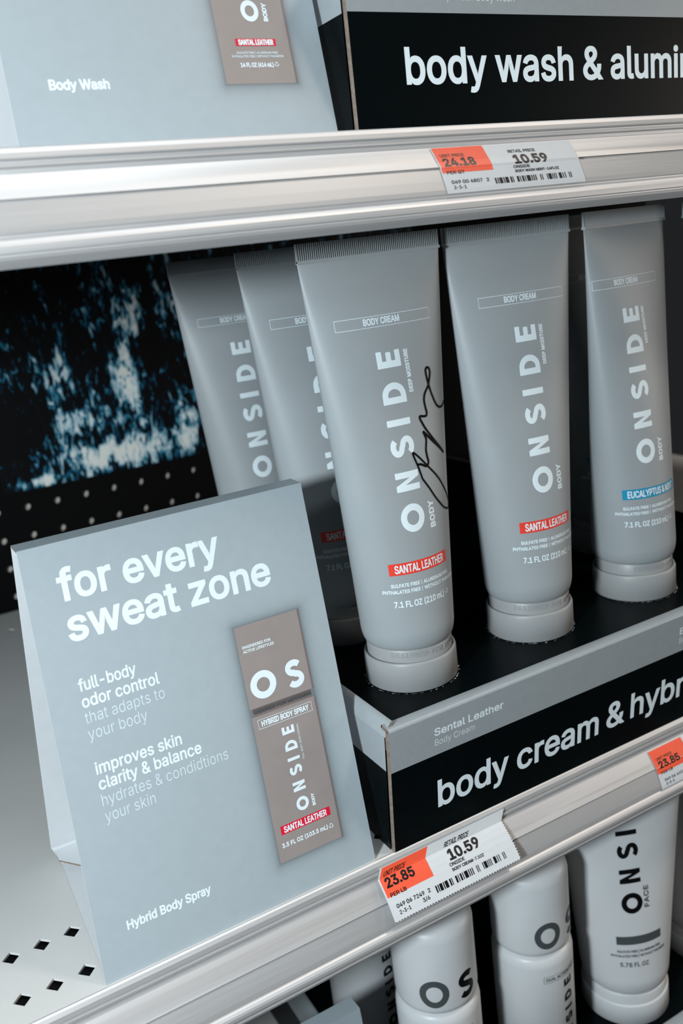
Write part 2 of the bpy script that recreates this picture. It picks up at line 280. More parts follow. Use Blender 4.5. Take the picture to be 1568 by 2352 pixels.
# ----------------------------------------------------------------------------
# lettering: glyph outlines (advance, then closed contours as flat x, y lists; capitals are 509 high)
# ----------------------------------------------------------------------------
GLYPHS = json.loads(r'''{"&":[448,[54,62,69,42,88,26,110,12,136,1,165,-5,197,-7,221,-5,246,-1,271,7,294,17,315,30,328,43,364,0,438,0,366,87,371,92,397,144,403,167,406,194,408,224,349,224,348,198,343,174,336,151,328,133,219,266,256,293,291,325,315,362,324,404,322,424,317,442,308,459,297,475,283,488,266,499,246,507,224,512,200,513,176,512,154,507,134,499,117,488,102,474,91,458,82,440,77,420,75,398,77,379,81,361,87,344,121,293,135,275,85,235,70,220,58,205,47,189,40,173,36,154,34,133,36,108,43,84],[109,87,102,101,98,115,97,131,98,146,103,161,110,174,121,188,135,202,172,230,292,86,269,69,251,59,232,52,213,48,193,46,158,51,143,57,130,66,118,76],[169,327,145,363,137,399,138,411,145,431,168,453,201,461,219,459,233,454,245,445,255,434,260,420,262,405,255,375,237,352,183,310]],"(":[273,[191,428,236,539,177,539,160,510,145,477,119,403,109,364,94,283,90,244,89,207,90,176,97,116,103,85,111,55,121,24,132,-6,145,-36,160,-66,177,-96,236,-96,188,16,160,115,151,207,152,241,161,313]],")":[273,[37,-96,97,-96,113,-67,140,-7,152,23,170,84,176,115,183,176,184,207,183,244,179,283,173,323,164,364,154,403,142,441,128,477,113,510,97,539,37,539,82,428,112,313,121,241,122,207,113,116,86,18]],"-":[453,[114,244,114,188,337,188,337,244]],".":[188,[55,18,63,9,73,1,83,-3,95,-4,107,-3,118,1,128,9,135,18,140,29,141,41,140,53,135,64,128,73,118,81,107,85,95,87,83,85,73,81,63,73,55,64,51,53,50,41,51,29]],"/":[249,[235,533,178,533,14,-76,71,-76]],"0":[453,[57,155,69,113,85,77,105,48,130,24,158,7,191,-3,227,-7,263,-3,295,7,323,24,348,48,368,77,384,113,396,155,403,202,405,254,403,306,396,353,384,395,368,431,348,461,323,484,295,502,262,512,227,516,191,512,159,502,130,484,106,461,85,431,69,395,57,353,50,306,48,254,50,202],[123,144,115,176,111,213,109,254,111,295,115,332,123,365,134,393,147,416,163,435,182,449,203,457,227,460,250,457,271,449,290,435,306,416,320,393,330,365,338,332,342,295,344,254,342,213,338,176,330,144,320,116,306,92,290,74,271,60,250,52,227,50,203,52,182,60,163,74,147,92,134,116]],"1":[453,[198,509,86,427,86,358,209,448,212,448,212,55,76,55,76,0,391,0,391,55,276,55,276,509]],"2":[453,[127,362,128,381,132,398,139,413,148,427,159,438,172,447,188,454,205,458,224,460,258,455,273,449,287,441,298,431,308,419,315,405,319,389,320,371,319,356,316,341,311,327,282,282,234,229,64,47,64,0,389,0,389,57,153,57,153,60,267,180,336,259,351,280,363,299,371,318,377,336,380,354,381,372,379,398,372,423,361,445,346,465,328,482,306,497,281,507,254,513,225,516,196,513,168,507,143,496,121,482,102,464,86,442,75,418,68,391,66,362]],"3":[453,[108,22,133,10,159,1,188,-5,218,-7,251,-5,281,2,309,12,333,27,354,45,370,66,383,90,390,116,393,145,391,173,383,198,371,222,354,244,333,262,308,276,279,286,247,290,221,289,372,461,372,509,70,509,70,452,288,452,288,448,157,299,157,248,201,248,229,246,254,241,275,234,292,223,306,211,316,196,323,180,328,163,329,145,328,125,323,108,315,93,304,80,291,69,275,61,258,55,239,51,219,50,200,51,182,54,165,59,150,66,137,76,126,87,118,100,112,115,109,132,44,132,48,104,57,79,70,57,88,38]],"4":[453,[40,158,40,105,282,105,282,0,343,0,343,105,413,105,413,163,343,163,343,318,282,318,282,163,109,163,109,166,311,509,247,509]],"5":[453,[60,130,63,105,71,82,83,60,99,41,118,25,140,11,165,1,192,-5,221,-7,253,-4,282,3,309,15,332,32,352,52,369,76,381,102,388,132,391,163,390,187,386,210,379,231,370,251,358,269,345,285,330,299,313,311,294,321,274,328,252,332,229,334,212,333,194,330,178,325,148,311,136,301,134,301,151,452,366,452,366,509,96,509,67,253,128,246,139,255,152,262,167,268,218,277,238,275,257,270,275,262,290,251,303,237,314,221,321,203,326,183,328,162,326,141,322,122,314,104,304,89,291,75,276,64,259,56,241,51,221,50,204,51,188,54,173,60,160,68,148,78,138,89,130,102,125,115,122,130]],"6":[453,[84,74,100,51,119,31,142,15,168,3,196,-4,226,-7,257,-4,284,3,310,14,333,30,352,50,368,73,379,98,387,127,389,157,387,187,380,215,370,240,355,262,337,280,316,295,291,305,265,312,235,314,196,307,173,293,322,509,252,509,112,302,93,268,80,239,71,212,65,187,64,162,66,130,73,101],[138,102,131,119,126,138,125,158,126,179,131,197,138,214,148,229,160,241,174,252,190,259,207,264,226,265,245,264,263,259,279,251,293,241,304,228,314,213,322,196,326,178,327,157,326,137,322,119,314,101,304,86,293,73,279,63,263,55,245,50,226,48,207,50,190,55,174,63,160,73,148,86]],"7":[453,[97,0,165,0,391,449,391,509,62,509,62,452,323,452,323,448]],"8":[453,[74,62,91,42,111,25,136,11,163,1,193,-5,226,-7,259,-5,289,1,317,11,341,25,362,42,378,62,391,84,398,109,401,135,399,156,395,176,387,195,377,212,365,228,351,241,335,252,319,260,300,265,300,267,323,276,343,289,359,308,372,330,379,354,382,380,379,405,373,429,361,450,346,469,328,485,306,498,282,508,255,514,226,516,197,514,170,508,146,498,124,485,106,469,90,450,79,429,73,405,70,380,73,354,80,330,93,308,109,289,129,276,153,267,153,265,134,260,117,252,101,241,87,228,75,212,65,195,58,176,53,156,52,135,54,109,62,84],[129,91,121,106,117,121,115,139,117,157,122,173,130,189,140,202,154,213,169,223,187,230,206,234,226,235,247,234,265,230,283,223,298,213,312,202,322,189,330,173,335,157,337,139,335,121,331,106,323,91,313,79,300,69,285,60,267,54,248,50,226,49,205,50,185,54,167,60,152,69,139,79],[134,359,133,376,134,392,138,407,145,420,153,432,164,442,177,449,192,455,208,459,226,460,244,459,260,455,275,449,288,442,299,432,308,420,314,407,318,392,319,376,318,359,314,344,307,330,298,318,287,308,274,300,260,294,244,291,226,290,209,291,193,294,178,300,165,308,154,318,145,330,138,344]],"9":[453,[83,269,98,247,116,229,137,214,161,203,188,197,218,195,257,202,279,216,130,0,200,0,315,168,340,207,359,240,373,270,382,296,387,322,389,347,387,378,380,408,368,434,352,458,333,478,310,494,285,506,256,513,226,516,196,513,168,506,143,494,120,479,101,459,85,436,73,411,66,382,64,352,66,321,72,294],[138,295,131,313,127,331,125,352,127,372,131,390,138,407,148,423,160,435,174,446,190,454,207,459,226,460,245,459,263,454,279,446,293,435,305,422,314,407,322,390,326,371,327,350,326,330,322,312,314,295,305,280,293,267,279,257,263,249,245,245,226,243,207,245,190,250,174,257,160,268,148,280]],"A":[480,[16,0,85,0,135,142,344,142,395,0,463,0,276,509,201,509],[191,302,239,456,264,372,287,302,324,199,155,199]],"B":[456,[125,57,125,231,248,231,269,229,289,225,306,218,320,209,333,197,342,184,350,169,354,153,355,137,353,115,344,96,330,80,309,67,281,60,245,57],[60,509,60,0,247,0,284,2,317,8,344,18,368,31,386,48,400,67,410,88,416,111,418,136,416,161,411,184,402,203,391,220,378,234,363,245,347,254,331,260,315,262,315,267,356,286,368,295,378,307,387,320,393,336,397,353,398,374,396,398,390,421,381,442,367,461,350,477,329,491,304,501,274,507,241,509],[125,452,240,452,270,449,294,442,313,429,326,412,333,393,336,372,335,355,330,340,323,326,314,314,302,304,288,296,273,290,238,285,125,285]],"C":[510,[53,157,70,115,92,79,119,49,150,25,186,7,225,-3,267,-7,293,-6,317,-2,341,5,363,13,383,24,402,38,420,53,435,71,448,91,459,112,467,135,473,160,408,160,389,114,357,81,315,60,267,53,237,56,210,63,184,76,161,94,141,117,125,145,113,177,106,213,103,254,106,295,113,332,125,364,141,391,161,414,184,432,209,445,237,453,267,456,315,449,357,428,389,395,404,365,408,348,473,348,467,373,459,397,448,418,435,438,419,456,402,471,383,485,362,496,340,504,317,511,267,516,225,512,186,501,150,484,119,459,92,429,70,393,53,352,44,305,40,254,44,203]],"D":[502,[60,509,60,0,219,0,268,3,312,14,351,31,384,54,411,83,433,119,449,159,458,205,462,255,458,306,449,351,433,391,412,426,385,455,353,478,315,495,273,505,225,509],[288,68,254,60,215,57,125,57,125,452,221,452,258,449,291,441,320,428,344,410,364,388,379,361,390,329,397,294,399,255,397,216,390,181,379,149,363,122,343,99,318,81]],"E":[419,[125,57,125,229,355,229,355,286,125,286,125,452,372,452,372,509,60,509,60,0,375,0,375,57]],"F":[410,[125,0,125,221,346,221,346,278,125,278,125,452,369,452,369,509,60,509,60,0]],"G":[520,[91,79,118,49,149,25,185,7,225,-3,269,-7,308,-4,344,5,377,19,406,38,431,62,451,91,466,124,475,160,478,200,478,256,283,256,283,199,415,199,413,173,407,147,396,123,382,102,365,85,345,71,322,61,296,55,269,53,238,56,210,63,184,76,161,95,141,117,125,145,113,177,106,213,103,254,106,295,113,332,125,364,141,392,160,414,183,432,209,445,236,453,265,456,315,448,356,427,387,393,408,349,474,349,468,373,460,395,449,416,436,436,421,453,403,469,384,483,363,494,340,504,316,510,291,514,265,516,223,512,184,501,149,484,117,459,91,429,69,393,53,352,43,305,40,254,43,203,53,157,69,116]],"H":[517,[60,0,125,0,125,232,392,232,392,0,457,0,457,509,392,509,392,289,125,289,125,509,60,509]],"I":[300,[31,57,31,0,269,0,269,57,183,57,183,452,269,452,269,509,31,509,31,452,118,452,118,57]],"L":[393,[60,509,60,0,361,0,361,57,125,57,125,509]],"M":[628,[122,0,122,328,120,435,170,291,286,0,342,0,456,291,507,436,504,327,504,0,568,0,568,509,476,509,352,187,315,73,287,159,277,187,152,509,60,509,60,0]],"N":[523,[120,431,177,331,202,290,387,0,463,0,463,509,399,509,399,157,403,76,388,107,363,151,136,509,60,509,60,0,125,0,125,291]],"O":[533,[53,157,70,115,92,79,119,49,150,25,186,7,225,-3,267,-7,309,-3,348,7,384,25,415,49,442,79,464,115,480,157,490,203,493,254,490,305,480,352,464,393,442,429,415,459,384,484,348,501,309,512,267,516,225,512,186,501,150,484,119,459,92,429,70,393,53,352,44,305,40,254,44,203],[125,144,113,176,106,213,103,254,106,295,113,332,125,364,142,392,161,415,184,433,210,445,237,453,267,456,296,453,324,446,349,433,372,415,392,392,408,365,420,332,428,295,430,254,428,213,420,176,408,144,392,116,372,94,349,76,324,63,296,55,267,53,237,55,210,63,184,76,161,94,142,117]],"P":[445,[60,0,125,0,125,186,235,186,272,188,305,195,332,207,356,223,375,243,390,265,400,291,407,318,409,348,407,377,400,404,390,430,375,452,356,471,332,487,305,499,272,506,235,509,60,509],[257,244,233,242,125,242,125,452,232,452,257,451,279,446,297,439,312,428,324,416,333,402,339,385,343,367,344,348,343,328,339,310,333,294,324,279,312,266,297,256,279,248]],"Q":[533,[70,115,92,79,119,49,150,25,186,7,225,-3,267,-7,309,-3,348,7,357,12,401,-48,468,-48,403,40,415,49,442,79,464,115,480,157,490,203,493,254,490,305,480,352,464,393,442,429,415,459,384,484,348,501,309,512,267,516,225,512,186,501,150,484,119,459,92,429,70,393,53,352,44,305,40,254,44,203,53,157],[142,117,125,144,113,176,106,213,103,254,106,295,113,332,125,364,142,392,161,415,184,433,210,445,237,453,267,456,296,453,324,446,349,433,372,415,392,392,408,365,420,332,428,295,430,254,428,213,420,176,408,144,392,116,372,94,366,89,313,159,245,159,319,62,296,55,267,53,237,55,210,63,184,76,161,94]],"R":[449,[60,0,125,0,125,198,236,198,246,199,353,0,428,0,314,209,333,217,356,232,376,250,390,271,401,296,407,323,409,352,407,381,401,408,390,433,376,455,356,473,333,489,305,500,273,506,236,509,60,509],[258,256,234,255,125,255,125,452,233,452,258,451,279,446,298,440,313,430,325,419,334,405,340,389,344,371,345,352,344,333,340,316,334,300,325,287,313,276,298,267,280,260]],"S":[447,[64,60,81,40,102,23,128,9,156,-1,188,-7,224,-9,261,-7,294,0,323,11,349,25,370,43,386,64,399,87,406,112,408,139,407,161,402,180,395,198,384,213,372,226,359,238,312,264,264,279,212,293,169,308,155,315,142,324,131,334,122,345,117,359,115,376,117,391,121,405,129,418,139,430,152,440,167,448,185,454,204,457,225,459,254,456,280,449,302,437,320,421,332,402,337,378,401,378,398,403,390,427,377,449,360,468,340,484,316,498,289,508,259,514,227,516,195,514,165,508,138,498,113,484,92,468,75,448,62,425,54,400,52,372,56,341,67,313,86,289,112,269,145,253,184,239,245,222,296,205,322,189,332,179,340,168,344,154,346,139,344,122,338,106,329,92,317,79,303,69,286,60,267,54,246,50,224,49,204,50,185,53,166,59,150,66,136,76,123,88,114,102,108,118,104,137,38,137,42,109,51,83]],"T":[449,[32,509,32,452,193,452,193,0,257,0,257,452,417,452,417,509]],"U":[517,[60,173,63,140,71,108,85,80,103,55,126,33,154,15,186,2,220,-6,259,-8,297,-6,332,2,363,15,391,33,414,55,433,80,446,108,454,140,457,173,457,509,393,509,393,178,391,155,385,133,377,113,364,95,349,80,331,68,309,59,285,53,259,52,232,53,208,59,187,68,169,80,153,95,141,113,132,133,126,155,124,178,124,509,60,509]],"V":[480,[84,509,16,509,204,0,278,0,463,509,395,509,267,138,241,52,215,137,192,206]],"W":[686,[16,509,155,0,230,0,318,323,335,395,343,437,351,391,368,323,455,0,530,0,670,509,603,509,510,145,492,62,486,94,462,196,380,509,306,509,211,145,193,61,187,94,163,196,82,509]],"Y":[472,[91,509,16,509,203,208,203,0,268,0,268,208,455,509,381,509,280,344,251,293,237,260,222,292,192,344]],"Z":[438,[152,57,114,55,169,129,397,462,397,509,40,509,40,452,285,452,323,453,306,431,273,385,42,46,42,0,399,0,399,57]],"a":[389,[38,63,48,45,60,29,76,15,94,5,115,-3,137,-7,160,-9,181,-7,199,-4,215,1,252,25,272,52,277,52,277,0,337,0,337,251,335,278,330,301,322,320,312,336,300,350,286,360,239,379,194,384,173,383,153,380,133,375,114,368,95,358,79,346,64,331,51,313,41,291,100,274,118,301,149,322,163,327,178,330,196,331,212,330,227,327,240,322,251,315,260,307,267,297,272,285,275,272,276,255,274,246,271,240,265,235,234,227,178,220,125,211,78,193,64,184,53,174,43,161,36,146,32,128,30,108,32,84],[96,82,93,93,92,105,93,118,97,130,103,139,112,147,134,159,175,168,231,176,259,182,276,190,276,138,274,122,270,108,263,93,254,80,242,68,228,59,211,51,192,47,170,45,130,52,119,57,109,64,102,72]],"b":[424,[112,0,112,59,118,59,138,31,172,4,189,-3,208,-7,229,-8,260,-6,288,3,313,16,336,34,355,57,370,84,381,116,388,151,390,189,388,227,381,261,370,293,354,320,335,342,313,361,287,374,259,382,229,384,207,383,188,379,171,373,137,346,118,319,114,319,114,509,53,509,53,0],[114,162,113,189,114,216,118,241,125,263,134,282,147,299,161,312,178,322,198,328,220,330,243,328,262,322,280,311,295,298,307,281,316,261,323,239,327,215,328,189,327,163,323,139,316,117,306,97,294,80,279,66,262,55,242,49,220,47,198,49,179,55,162,65,147,78,135,95,125,115,118,138]],"c":[396,[34,187,37,150,44,116,56,85,72,58,93,35,117,16,144,3,174,-5,207,-8,261,-1,306,21,341,56,350,70,363,102,304,117,292,89,271,66,243,52,207,46,184,49,163,55,145,66,130,80,118,97,108,117,102,139,98,163,96,187,98,212,102,236,108,258,118,278,130,296,145,310,163,321,184,328,207,330,242,325,270,311,290,289,303,262,362,277,340,322,305,356,260,377,207,384,174,382,144,374,117,360,93,341,72,318,56,291,44,260,37,225]],"d":[424,[36,151,43,116,55,84,70,57,89,34,111,16,137,3,165,-6,195,-8,217,-7,236,-3,252,4,287,31,307,59,313,59,313,0,372,0,372,509,311,509,311,319,306,319,287,346,253,373,237,379,218,383,196,384,165,382,137,374,112,361,89,342,70,320,55,293,43,261,36,227,34,189],[102,139,98,163,96,189,98,215,102,239,108,261,118,281,130,298,145,311,162,322,182,328,205,330,227,328,246,322,263,312,278,299,290,282,300,263,306,241,310,216,312,189,310,162,306,138,299,115,290,95,278,78,263,65,246,55,226,49,205,47,182,49,162,55,145,66,130,80,118,97,109,117]],"e":[404,[97,231,102,251,109,270,119,286,131,301,146,313,164,323,183,328,205,330,227,328,246,323,263,314,277,301,288,286,298,269,304,248,308,226,308,221,96,221],[44,116,56,85,72,58,92,35,117,16,145,3,177,-5,212,-8,237,-7,261,-3,283,4,302,14,320,26,335,39,348,55,358,72,365,91,306,105,285,73,254,53,212,46,190,48,169,53,151,61,135,73,121,88,110,106,102,127,98,151,97,169,371,169,370,227,365,256,357,282,347,305,334,324,319,341,303,355,285,366,266,374,246,380,226,383,205,384,172,382,142,373,115,359,91,340,71,317,55,290,44,258,36,224,34,187,37,150]],"f":[254,[142,0,142,327,228,327,228,379,142,379,142,419,143,435,147,449,154,460,164,468,178,472,195,474,215,472,227,468,243,521,222,527,187,530,169,529,152,525,135,519,120,510,107,499,96,486,87,470,82,452,81,432,81,379,6,379,6,327,81,327,81,0]],"h":[410,[53,509,53,0,114,0,114,227,115,248,119,266,126,283,136,297,147,308,161,317,176,324,192,328,210,329,235,326,256,318,273,304,286,286,293,263,296,235,296,0,357,0,357,240,355,271,350,298,341,321,328,340,313,356,295,369,275,377,252,383,227,384,200,382,175,374,152,362,132,344,116,319,114,314,114,509]],"i":[167,[41,483,43,472,47,463,54,455,63,448,73,444,84,443,95,444,105,448,114,455,121,463,125,472,126,483,125,494,121,504,114,512,105,518,95,522,84,524,73,522,63,518,54,512,47,504,43,494],[53,379,53,0,114,0,114,379]],"k":[381,[114,212,114,509,53,509,53,0,114,0,114,141,154,178,294,0,372,0,201,216,360,379,284,379,121,212]],"l":[189,[53,84,55,59,62,37,74,20,91,8,112,0,139,-2,162,-1,181,3,170,54,146,52,135,53,126,57,120,62,114,83,114,509,53,509]],"m":[610,[114,0,114,238,115,257,119,274,126,289,135,302,145,312,158,320,171,326,185,329,199,330,220,328,238,322,253,311,265,297,272,280,274,260,274,0,335,0,335,247,336,263,340,277,345,290,353,302,363,312,374,320,387,326,402,329,419,330,438,329,456,323,473,313,485,298,493,279,496,254,496,0,557,0,557,255,555,283,550,307,541,328,529,346,514,361,497,372,478,380,458,385,437,386,417,385,398,381,381,375,364,366,350,356,337,343,326,329,317,309,314,320,303,342,287,361,268,375,245,383,219,386,203,385,187,382,172,376,158,368,144,358,132,346,122,331,112,308,112,379,53,379,53,0]],"n":[410,[114,0,114,227,115,248,119,266,126,283,136,297,147,308,161,317,176,324,192,328,210,329,235,326,256,318,273,304,286,286,293,263,296,235,296,0,357,0,357,240,355,271,350,298,341,321,328,340,313,356,295,369,275,377,252,383,227,384,200,382,175,374,152,362,132,344,116,319,112,310,112,379,53,379,53,0]],"o":[415,[44,116,56,85,72,58,93,35,117,16,144,3,174,-5,207,-8,241,-5,271,3,299,16,323,35,343,58,359,85,371,116,379,150,381,187,379,225,371,260,359,291,343,318,323,341,299,360,271,374,241,382,207,384,174,382,144,374,117,360,93,341,72,318,56,291,44,260,37,225,34,187,37,150],[108,117,102,139,98,163,96,187,98,212,102,236,108,258,118,278,130,296,145,310,163,321,184,328,207,330,231,328,252,321,270,310,285,296,298,278,307,258,314,236,318,212,319,187,318,163,314,139,307,117,298,97,285,80,270,66,252,55,231,49,207,46,184,49,163,55,145,66,130,80,118,97]],"p":[424,[112,319,112,379,53,379,53,-143,114,-143,114,59,118,59,138,31,173,4,189,-3,208,-7,229,-8,260,-6,288,3,313,16,336,34,355,57,370,84,381,116,388,151,390,189,388,227,381,261,370,293,354,320,335,342,313,361,287,374,259,382,229,384,207,383,188,379,171,373,137,346,118,319],[114,162,113,189,114,216,118,241,125,263,134,282,147,299,161,312,178,322,198,328,220,330,243,328,262,322,280,311,295,298,307,281,316,261,323,239,327,215,328,189,327,163,323,139,316,117,306,97,294,80,279,66,262,55,242,49,220,47,198,49,179,55,162,65,147,78,135,95,125,115,118,138]],"r":[259,[114,0,114,237,115,254,119,269,126,284,135,296,146,306,159,315,174,321,207,326,243,322,243,384,213,385,191,383,171,377,152,367,137,354,124,339,115,321,112,321,112,379,53,379,53,0]],"s":[365,[62,38,76,24,93,12,112,3,133,-3,157,-7,182,-8,210,-7,236,-2,260,6,281,18,298,31,312,47,323,65,329,85,331,107,328,131,320,153,306,171,287,187,261,200,229,209,172,223,152,229,136,235,124,243,115,253,110,264,109,277,111,292,119,305,131,317,147,326,166,331,187,333,210,331,228,325,243,316,254,304,262,291,268,277,324,290,318,308,309,324,299,339,286,352,271,363,254,372,234,379,212,383,187,384,161,383,137,378,115,370,95,360,79,347,65,332,55,314,49,295,47,274,50,249,58,227,72,208,92,192,118,180,149,170,212,155,229,150,243,144,254,136,262,126,266,115,268,103,265,88,258,74,244,62,227,53,206,47,181,45,160,47,141,52,124,60,111,72,101,87,94,107,36,94,41,73,50,54]],"t":[227,[68,64,77,41,92,21,113,7,138,-1,168,-4,192,-3,213,2,202,54,185,51,170,50,156,51,144,55,136,61,130,70,127,83,126,98,126,327,204,327,204,379,126,379,126,471,65,471,65,379,6,379,6,327,65,327,65,93]],"u":[410,[53,379,53,139,54,109,60,82,69,59,82,39,97,23,115,11,135,2,158,-3,182,-5,209,-3,234,5,257,17,277,35,294,60,298,70,298,0,357,0,357,379,296,379,296,153,295,132,290,113,283,97,274,83,263,71,249,62,234,55,218,51,200,50,175,53,154,61,137,75,124,94,116,117,114,144,114,379]],"v":[389,[187,87,165,155,84,379,17,379,163,0,226,0,371,379,305,379,224,155,195,59]],"w":[567,[87,379,23,379,138,0,199,0,263,225,284,309,319,172,368,0,429,0,545,379,480,379,434,214,413,135,397,66,382,136,362,214,316,379,252,379,206,214,186,135,170,64,154,137]],"y":[389,[65,-143,91,-145,109,-144,125,-141,139,-136,153,-128,165,-119,177,-107,204,-58,371,379,305,379,224,155,202,87,195,60,165,155,84,379,17,379,163,-1,145,-51,138,-64,130,-74,122,-81,113,-86,104,-89,61,-86,47,-139]],"z":[380,[42,46,42,0,339,0,339,56,126,56,126,60,333,331,333,379,48,379,48,323,254,323,254,320]],"|":[230,[88,673,88,-164,141,-164,141,673]]," ":[188]}''')

def area2(p): return sum(p[i][0]*p[(i+1) % len(p)][1] - p[(i+1) % len(p)][0]*p[i][1] for i in range(len(p)))/2
def offset_poly(p, w):
    """move every point outward (of a counter-clockwise outline) by w"""
    n = len(p); out = []
    for i in range(n):
        a, b, c = p[i-1], p[i], p[(i+1) % n]
        d1 = (b[0]-a[0], b[1]-a[1]); d2 = (c[0]-b[0], c[1]-b[1])
        l1 = math.hypot(*d1) or 1e-9; l2 = math.hypot(*d2) or 1e-9
        n1 = (d1[1]/l1, -d1[0]/l1); n2 = (d2[1]/l2, -d2[0]/l2)
        k = 1 + n1[0]*n2[0] + n1[1]*n2[1]
        k = max(k, 0.45)
        out.append((b[0] + (n1[0]+n2[0])*w/k, b[1] + (n1[1]+n2[1])*w/k))
    return out
def text_loops(s, x0, x1, y0, cap, bold=0.0, track=0.0):
    """outlines of a line of text in mm: ink runs from x0 to x1, baseline y0, capitals cap high; bold is mm added all round"""
    sy = cap/509.0; gl = []; x = 0.0
    for ch in s:
        g = GLYPHS[ch]
        cs = [[(x+c[i], c[i+1]) for i in range(0, len(c), 2)] for c in g[1:]]
        if cs: gl.append(cs)
        x += g[0] + track
    xs = [p[0] for cs in gl for c in cs for p in c]
    lo, hi = min(xs), max(xs); sx = (x1-x0-2*bold)/(hi-lo)
    res = []
    for cs in gl:
        out = []
        for c in cs:
            q = [(x0+bold+(px-lo)*sx, y0+py*sy) for px, py in c]
            out.append(q)
        big = max(out, key=lambda q: abs(area2(q))); sg = 1 if area2(big) > 0 else -1
        if bold: out = [offset_poly(q, bold*sg) for q in out]
        res.append(out)
    return res
def winding(x, y, loops):
    w = 0
    for c in loops:
        for i in range(len(c)):
            a = c[i-1]; b = c[i]
            k = (b[0]-a[0])*(y-a[1]) - (x-a[0])*(b[1]-a[1])
            if a[1] <= y < b[1] and k > 0: w += 1
            elif b[1] <= y < a[1] and k < 0: w -= 1
    return w
def tess(loops):
    """triangles of the non-zero inside of the outlines"""
    vs = []; es = []
    for c in loops:
        o = len(vs); vs += [Vector(q) for q in c]; es += [(o+i, o+(i+1) % len(c)) for i in range(len(c))]
    V, _, Fc, _, _, _ = delaunay_2d_cdt(vs, es, [], 0, 1e-5)
    out = []
    for f in Fc:
        if winding(sum(V[i].x for i in f)/len(f)+1.3e-5, sum(V[i].y for i in f)/len(f)+1.7e-5, loops) != 0: out.append(tuple(f))
    return [(q.x, q.y) for q in V], out
def chop(vs, fs, step_x=None, step_y=None):
    bm = bmesh.new(); vv = [bm.verts.new((p[0], p[1], 0)) for p in vs]
    for f in fs:
        try: bm.faces.new([vv[i] for i in f])
        except ValueError: pass
    for ax, st in ((0, step_x), (1, step_y)):
        if not st: continue
        lo = min(v.co[ax] for v in bm.verts); hi = max(v.co[ax] for v in bm.verts)
        k = math.ceil(lo/st)*st
        while k < hi:
            co = [0, 0, 0]; no = [0, 0, 0]; co[ax] = k; no[ax] = 1
            bmesh.ops.bisect_plane(bm, geom=bm.verts[:]+bm.edges[:]+bm.faces[:], plane_co=co, plane_no=no, dist=1e-6)
            k += st
    bm.verts.index_update()
    a = [(v.co.x, v.co.y) for v in bm.verts]; b = [tuple(v.index for v in f.verts) for f in bm.faces]
    bm.free(); return a, b
def rot90(loops, base, h0):
    """turn lettering to read upwards: x runs up from h0, the baseline lies at s = base"""
    return [[(base - y, h0 + x) for x, y in l] for l in loops]
def ring_e(cx, cy, ax, ay, n=40): return [(cx+ax*math.cos(2*math.pi*i/n), cy+ay*math.sin(2*math.pi*i/n)) for i in range(n)]
def stroke(pts, w):
    """thick open line with flat ends; w is one width or a list of widths"""
    n = len(pts); L = []; R = []
    for i, p in enumerate(pts):
        a = pts[max(i-1, 0)]; b = pts[min(i+1, n-1)]
        dx, dy = b[0]-a[0], b[1]-a[1]; l = math.hypot(dx, dy) or 1e-9
        ww = (w[i] if isinstance(w, (list, tuple)) else w)/2
        L.append((p[0]-dy/l*ww, p[1]+dx/l*ww)); R.append((p[0]+dy/l*ww, p[1]-dx/l*ww))
    return L, R
def stroke_faces(pts, w):
    L, R = stroke(pts, w); n = len(pts)
    return L+R, [(i, i+1, n+i+1, n+i) for i in range(n-1)]
def soft(p, r=0.35, n=3):
    """round the corners of a polygon"""
    out = []
    for i in range(len(p)):
        a, b, c = Vector(p[i-1]), Vector(p[i]), Vector(p[(i+1) % len(p)])
        k = min(r, (a-b).length*0.45, (c-b).length*0.45)
        u = b + (a-b).normalized()*k; w = b + (c-b).normalized()*k
        for j in range(n+1):
            t = j/n; q = u*(1-t)**2 + b*2*t*(1-t) + w*t*t; out.append((q.x, q.y))
    return out
def wordmark():
    """the six wide letters O N S I D E, 81.3 long and 12 high (loops per letter)"""
    out = [[ring_e(6.5, 6, 6.5, 6.1, 56), ring_e(6.5, 6, 3.35, 3.1, 48)[::-1]]]
    x = 19.0
    out.append([soft([(x,0),(x+2.8,0),(x+2.8,7.2),(x+6.0,0),(x+8.7,0),(x+8.7,12),(x+5.9,12),(x+5.9,4.8),(x+2.7,12),(x,12)], 0.3)])
    x = 34.4; pts = []
    for i in range(19):
        a = math.radians(28 + (262-28)*i/18); pts.append((x+4.6+3.1*math.cos(a), 8.55+2.15*math.sin(a)))
    for i in range(19):
        a = math.radians(82 - (82+152)*i/18); pts.append((x+4.6+3.2*math.cos(a), 3.6+2.3*math.sin(a)))
    L, R = stroke(pts, 2.75); out.append([soft(L+R[::-1], 0.12, 1)])
    out.append([soft([(48.4,0),(51.3,0),(51.3,12),(48.4,12)], 0.3)])
    x = 58.2; o = [(x,0),(x+3.6,0)]; i_ = [(x+2.9,2.8),(x+3.6,2.8)]
    for k in range(1, 16):
        a = math.radians(-90+180*k/16); o.append((x+3.6+5.7*math.cos(a), 6+6*math.sin(a))); i_.append((x+3.6+2.75*math.cos(a), 6+3.2*math.sin(a)))
    o += [(x+3.6,12),(x,12)]; i_ += [(x+3.6,9.2),(x+2.9,9.2)]
    out.append([o, i_[::-1]])
    x = 74.0
    out.append([soft([(x,0),(x+7.3,0),(x+7.3,2.7),(x+2.9,2.7),(x+2.9,4.7),(x+6.7,4.7),(x+6.7,7.3),(x+2.9,7.3),(x+2.9,9.3),(x+7.3,9.3),(x+7.3,12),(x,12)], 0.3)])
    return out
